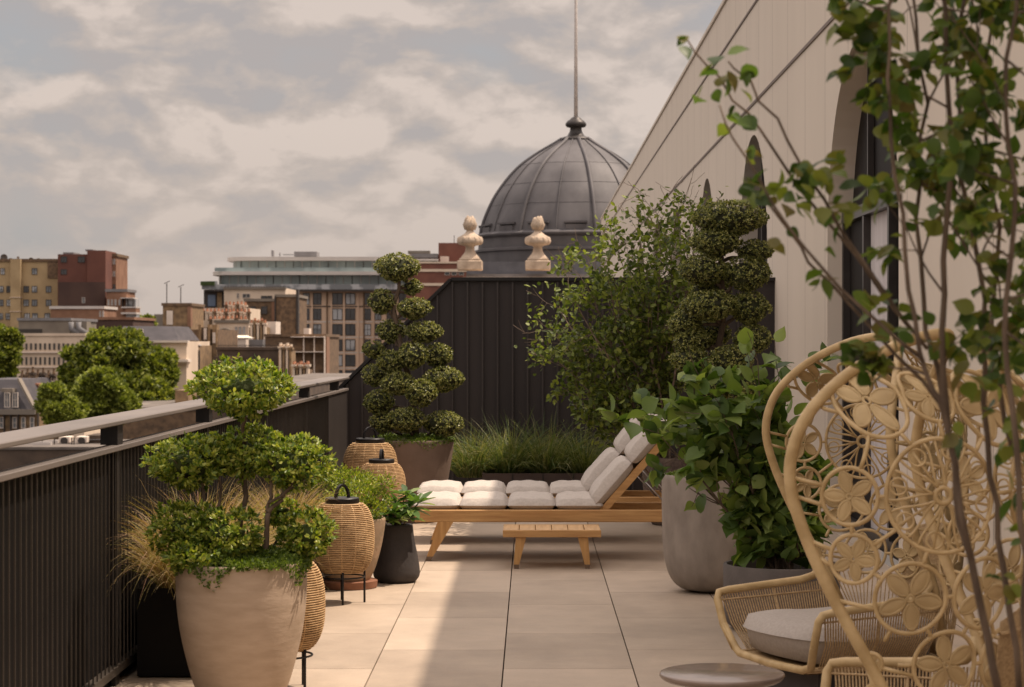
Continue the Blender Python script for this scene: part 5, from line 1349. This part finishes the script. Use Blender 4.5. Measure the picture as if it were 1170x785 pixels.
# ------------------------------------------------------------------ dome and urns
def dome():
    Y = 80.0; cx = WX(658, Y); s = Y/F; zb = WZ(272, Y); H = 113*s; Rr = 110*s
    t = thing('domed_tower', (cx, Y, GZ), 'grey lead dome with raised ribs, finial and tall pole above the dark wall', 'dome')
    lead = mat('dome_lead', (.125,.118,.122), (.062,.058,.062), rough=.6, scale=1.1, detail=9, stretch=(1,1,.6), bump=.15, bscale=6, metal=.05, contrast=(.3,.7))
    lead2 = mat('dome_lead_blue', (.15,.15,.165), (.10,.10,.11), rough=.5, scale=2, detail=7, metal=.2)
    key = [(0,1),(.12,.975),(.257,.92),(.4,.85),(.52,.765),(.63,.675),(.73,.575),(.87,.37),(.965,.18),(1,.14)]
    def rad(u):
        for (a, ra), (b, rb) in zip(key, key[1:]):
            if u <= b: return ra+(rb-ra)*(u-a)/(b-a)
        return key[-1][1]
    us = np.linspace(0, 1, 30); rs = [rad(u) for u in us]
    for _ in range(3): rs = [rs[0]]+[(rs[i-1]+2*rs[i]+rs[i+1])/4 for i in range(1, 29)]+[rs[-1]]
    prof = [(Rr*r, zb+u*H) for u, r in zip(us, rs)]
    pr2 = []
    for i, (r, z) in enumerate(prof):
        pr2.append((r, z))
        pass
    m = MB(); m.lathe([(r, z) for r, z in pr2], c=(cx, Y, 0), n=72); m.build('dome_shell', lead, t, world=True, smooth=True, sharp=30)
    for k in range(16):
        a = 2*PI*k/16+R(10); major = k % 2 == 0
        m = MB(); pts = [(cx+(r+.03)*math.cos(a), Y+(r+.03)*math.sin(a), z) for r, z in prof]
        m.tube(pts, .075 if major else .022, 6); m.build('rib', lead, t, world=True, smooth=True)
    for i in (9, 15, 21):
        r, z = prof[i]; m = MB(); m.tube([(cx+(r+.004)*math.cos(a), Y+(r+.004)*math.sin(a), z) for a in np.linspace(0, 2*PI, 73)[:-1]], .007, 4, closed=True); m.build('seam', lead, t, world=True, smooth=True)
    # finial
    zf = zb+H
    m = MB(); f = [(.30,-.12),(.62,-.08),(.64,.0),(.56,.08),(.34,.16),(.24,.36),(.22,.52),(.36,.56),(.40,.62),(.41,.70),(.33,.82),(.22,.90),(.20,.94),(.12,1.0),(.06,1.03)]
    f = [(a*.98, b*.86) for a, b in f]
    m.lathe([(a, zf+b-.02) for a, b in f], c=(cx, Y, 0), n=32); m.build('finial', mat('dark_lead', (.05,.044,.042), rough=.45, metal=.4), t, world=True, smooth=True)
    m = MB(); m.tube([(cx, Y, zf+.8), (cx, Y, zf+4), (cx, Y, zf+9)], [.075, .06, .045], 8); m.build('flagpole', mat('pole_paint', (.55,.5,.47), rough=.5), t, world=True, smooth=True)
    # drum, octagon-ish steps
    m = MB(); m.lathe([(Rr+.16, zb-.02), (Rr+.18, zb+.05), (Rr+.02, zb+.14)], c=(cx, Y, 0), n=72)
    m.lathe([(Rr+.12, zb-1.2), (Rr+.12, zb-.62), (Rr+.2, zb-.58), (Rr+.2, zb-.50), (Rr+.05, zb-.45), (Rr+.05, zb-.1), (Rr+.16, zb-.03)], c=(cx, Y, 0), n=72)
    m.build('drum', lead, t, world=True, smooth=True, sharp=30)
    for k in range(16):
        a = 2*PI*(k+.5)/16+R(10)
        m = MB(); c, s_ = math.cos(a), math.sin(a); rr = Rr*.985
        m.beam((cx+rr*c-s_*.42, Y+rr*s_+c*.42, zb+.42), (cx+rr*c+s_*.42, Y+rr*s_-c*.42, zb+.42), .16, .07); m.beam((cx+rr*c-s_*.36, Y+rr*s_+c*.36, zb+.2), (cx+rr*c+s_*.36, Y+rr*s_-c*.36, zb+.2), .10, .26)
        m.build('drum_panel', lead, t, world=True)
    m = MB(); m.box(WX(533, 76), WX(800, 76), 76, 86, GZ, WZ(299, 76)); m.build('base_block', lead2, t, world=True)
    m = MB(); m.box(WX(530, 75), WX(800, 75), 73.2, 76, GZ, WZ(318.5, 75)); m.build('stone_cornice', B_stucco, t, world=True)
    m = MB(); m.box(WX(533, 75), WX(800, 75), 74.6, 75.99, WZ(318.4, 75), WZ(313.5, 75)); m.build('lead_flashing', lead2, t, world=True)
dome()
def urn(px, label):
    Y = 74.0; s = Y/F; x = WX(px, Y); z0 = WZ(309, Y)
    t = thing('stone_urn', (x, Y, z0), label, 'urn', 'stone urns beside the dome')
    st = mat('carved_stone', (.56,.45,.345), (.36,.28,.21), rough=.9, scale=4, detail=8, bump=.5, bscale=14, contrast=(.3,.7), bdist=.03)
    m = MB(); w = 14.3*s; m.box(-w, w, -w, w, 0, 11*s, bev=.03); m.box(-w*.84, w*.84, -w*.84, w*.84, 11*s+.002, 13.5*s, bev=.02); m.build('pedestal', st, t)
    P = [(11,13.5),(10.5,15),(7.5,18.5),(5.6,22),(5,26.5),(6.2,28),(12,29.2),(14.6,31.5),(14.6,34.5),(12,38.5),(7,41.5),(4.8,43.5),(4,46),(5.5,47.5),(6,49)]
    m = MB(); m.lathe([(a*s, b*s) for a, b in P], n=24)
    for k in range(12):
        a = 2*PI*k/12; m.ellipsoid((12.4*s*math.cos(a), 12.4*s*math.sin(a), 34*s), (2.7*s, 2.7*s, 4.6*s), 8, 6)
    m.build('urn_body', st, t, smooth=True, sharp=50)
    rg = random.Random(px); m = MB()
    for k in range(9):
        a = 2*PI*k/8; r0 = 4.2*s if k < 8 else 0
        m.tube([(r0*math.cos(a), r0*math.sin(a), 47*s), (r0*1.35*math.cos(a+.3), r0*1.35*math.sin(a+.3), 52*s), (r0*.9*math.cos(a+.7), r0*.9*math.sin(a+.7), (57+rg.random()*3)*s), (r0*1.0*math.cos(a+1), r0*1.0*math.sin(a+1), (59.5+rg.random()*3)*s)], [2.4*s, 3.2*s, 2.5*s, .8*s], 6)
    m.build('stone_flame', st, t, smooth=True)
urn(614.5, 'carved stone urn with a stone flame, in front of the middle of the dome')
urn(537, 'carved stone urn with a stone flame, at the left foot of the dome')

# ------------------------------------------------------------------ sky, sun, camera
SUN = Vector((.50, .13, 1.0)).normalized()
def sky():
    w = bpy.data.worlds.new('World'); scene.world = w; w.use_nodes = True; nt = w.node_tree; N = nt.nodes; L = nt.links; N.clear()
    out = N.new('ShaderNodeOutputWorld'); bg = N.new('ShaderNodeBackground'); bg.inputs['Strength'].default_value = .1
    L.new(bg.outputs[0], out.inputs[0])
    sk = N.new('ShaderNodeTexSky'); sk.sky_type = 'NISHITA'; sk.sun_disc = False
    sk.sun_elevation = math.asin(SUN.z); sk.sun_rotation = math.atan2(SUN.x, SUN.y); sk.air_density = 1.2; sk.dust_density = 3
    def v(op, *a):
        x = N.new('ShaderNodeMath'); x.operation = op
        for i, q in enumerate(a):
            if isinstance(q, (int, float)): x.inputs[i].default_value = q
            else: L.new(q, x.inputs[i])
        return x.outputs[0]
    tc = N.new('ShaderNodeTexCoord'); sp = N.new('ShaderNodeSeparateXYZ'); L.new(tc.outputs['Generated'], sp.inputs[0])
    z = v('MAXIMUM', sp.outputs['Z'], 0.0); dz = v('ADD', z, .28)
    cx = v('DIVIDE', sp.outputs['X'], dz); cy = v('DIVIDE', sp.outputs['Y'], dz)
    def comb(a, b, c=0.0):
        x = N.new('ShaderNodeCombineXYZ')
        for i, q in enumerate((a, b, c)):
            if isinstance(q, (int, float)): x.inputs[i].default_value = q
            else: L.new(q, x.inputs[i])
        return x.outputs[0]
    def noise(vec, sc, det=6, rough=.55, dist=0):
        n = N.new('ShaderNodeTexNoise'); n.inputs['Scale'].default_value = sc; n.inputs['Detail'].default_value = det; n.inputs['Roughness'].default_value = rough; n.inputs['Distortion'].default_value = dist
        L.new(vec, n.inputs['Vector']); return n.outputs['Fac']
    X, Y_, Z = sp.outputs['X'], sp.outputs['Y'], sp.outputs['Z']
    zz = v('MULTIPLY', Z, 1.9)
    # domain warp keeps the billows ragged
    wv = noise(comb(v('MULTIPLY', X, 1.0), Y_, zz), 9, 3, .5)
    zw = v('ADD', zz, v('MULTIPLY', v('SUBTRACT', wv, .5), .05))
    d1 = noise(comb(X, Y_, zw), CS, 8, .54, 0)
    d2 = noise(comb(X, Y_, v('ADD', zw, .020)), CS, 8, .54, 0)
    big = noise(comb(cx, cy, 4.2), 1.9, 4, .5)
    relief = v('MULTIPLY', v('SUBTRACT', d1, d2), 5.5)
    sh = v('ADD', v('ADD', v('MULTIPLY', v('SUBTRACT', d1, .5), 1.7), relief), .52)
    sh = v('ADD', sh, v('MULTIPLY', v('SUBTRACT', big, .5), .9))
    r = N.new('ShaderNodeValToRGB'); L.new(sh, r.inputs[0]); cr = r.color_ramp
    cr.elements[0].position = .12; cr.elements[0].color = (*CLO, 1); cr.elements[1].position = .90; cr.elements[1].color = (*CHI, 1)
    e = cr.elements.new(.5); e.color = (*CMD, 1)
    # low haze flattens the contrast near the horizon
    hz = N.new('ShaderNodeMapRange'); hz.inputs[1].default_value = 0; hz.inputs[2].default_value = .10; hz.inputs[3].default_value = .85; hz.inputs[4].default_value = .0; L.new(z, hz.inputs[0])
    mx = N.new('ShaderNodeMix'); mx.data_type = 'RGBA'; L.new(hz.outputs[0], mx.inputs[0]); L.new(r.outputs[0], mx.inputs[6]); mx.inputs[7].default_value = (*CHZ, 1)
    # gaps of blue
    gap = N.new('ShaderNodeMapRange'); gap.inputs[1].default_value = .45; gap.inputs[2].default_value = .33; gap.inputs[3].default_value = 0; gap.inputs[4].default_value = .55
    L.new(v('ADD', v('MULTIPLY', d1, .6), v('MULTIPLY', big, .4)), gap.inputs[0])
    blue = N.new('ShaderNodeMix'); blue.data_type = 'RGBA'; blue.inputs[0].default_value = .30; blue.inputs[6].default_value = (4.2, 4.35, 4.6, 1); L.new(sk.outputs[0], blue.inputs[7])
    m2 = N.new('ShaderNodeMix'); m2.data_type = 'RGBA'; L.new(gap.outputs[0], m2.inputs[0]); L.new(mx.outputs[2], m2.inputs[6]); L.new(blue.outputs[2], m2.inputs[7])
    # a little of the clear sky shows through everywhere; sky overhead, out of view, is scaled up to lift the shade
    m3 = N.new('ShaderNodeMix'); m3.data_type = 'RGBA'; m3.inputs[0].default_value = .06; L.new(m2.outputs[2], m3.inputs[6]); L.new(sk.outputs[0], m3.inputs[7])
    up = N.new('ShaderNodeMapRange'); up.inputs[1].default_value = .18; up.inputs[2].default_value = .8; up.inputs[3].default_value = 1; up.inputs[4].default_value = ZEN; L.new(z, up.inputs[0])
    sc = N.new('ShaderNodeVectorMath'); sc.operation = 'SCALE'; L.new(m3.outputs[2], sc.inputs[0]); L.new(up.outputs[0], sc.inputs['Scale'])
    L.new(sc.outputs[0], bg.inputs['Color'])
CS = 10.0
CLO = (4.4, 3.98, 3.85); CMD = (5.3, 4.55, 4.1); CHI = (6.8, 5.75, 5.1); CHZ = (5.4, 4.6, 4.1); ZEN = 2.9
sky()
sl = bpy.data.lights.new('sun', 'SUN'); sl.energy = 5.0; sl.angle = R(.6); sl.color = (1, .83, .67)
so = bpy.data.objects.new('sun', sl); COL.objects.link(so); so.rotation_euler = SUN.to_track_quat('Z', 'Y').to_euler(); so.location = (10, 3, 30)
cam = bpy.data.cameras.new('camera'); co = bpy.data.objects.new('camera', cam); COL.objects.link(co); scene.camera = co
cam.sensor_width = 36; cam.lens = 36*F/1170; co.location = (0, 0, EYE); co.rotation_euler = (R(90), 0, 0)
cam.shift_x = (585-VX)/1170; cam.shift_y = -(392.5-HY)/1170*1.0
cam.clip_end = 8000; cam.clip_start = .1
cam.dof.use_dof = True; cam.dof.focus_distance = 12.0; cam.dof.aperture_fstop = 7.5
scene.view_settings.view_transform = 'Standard'; scene.view_settings.look = 'None'; scene.view_settings.exposure = .06; scene.view_settings.gamma = 1
scene.render.engine = 'CYCLES'
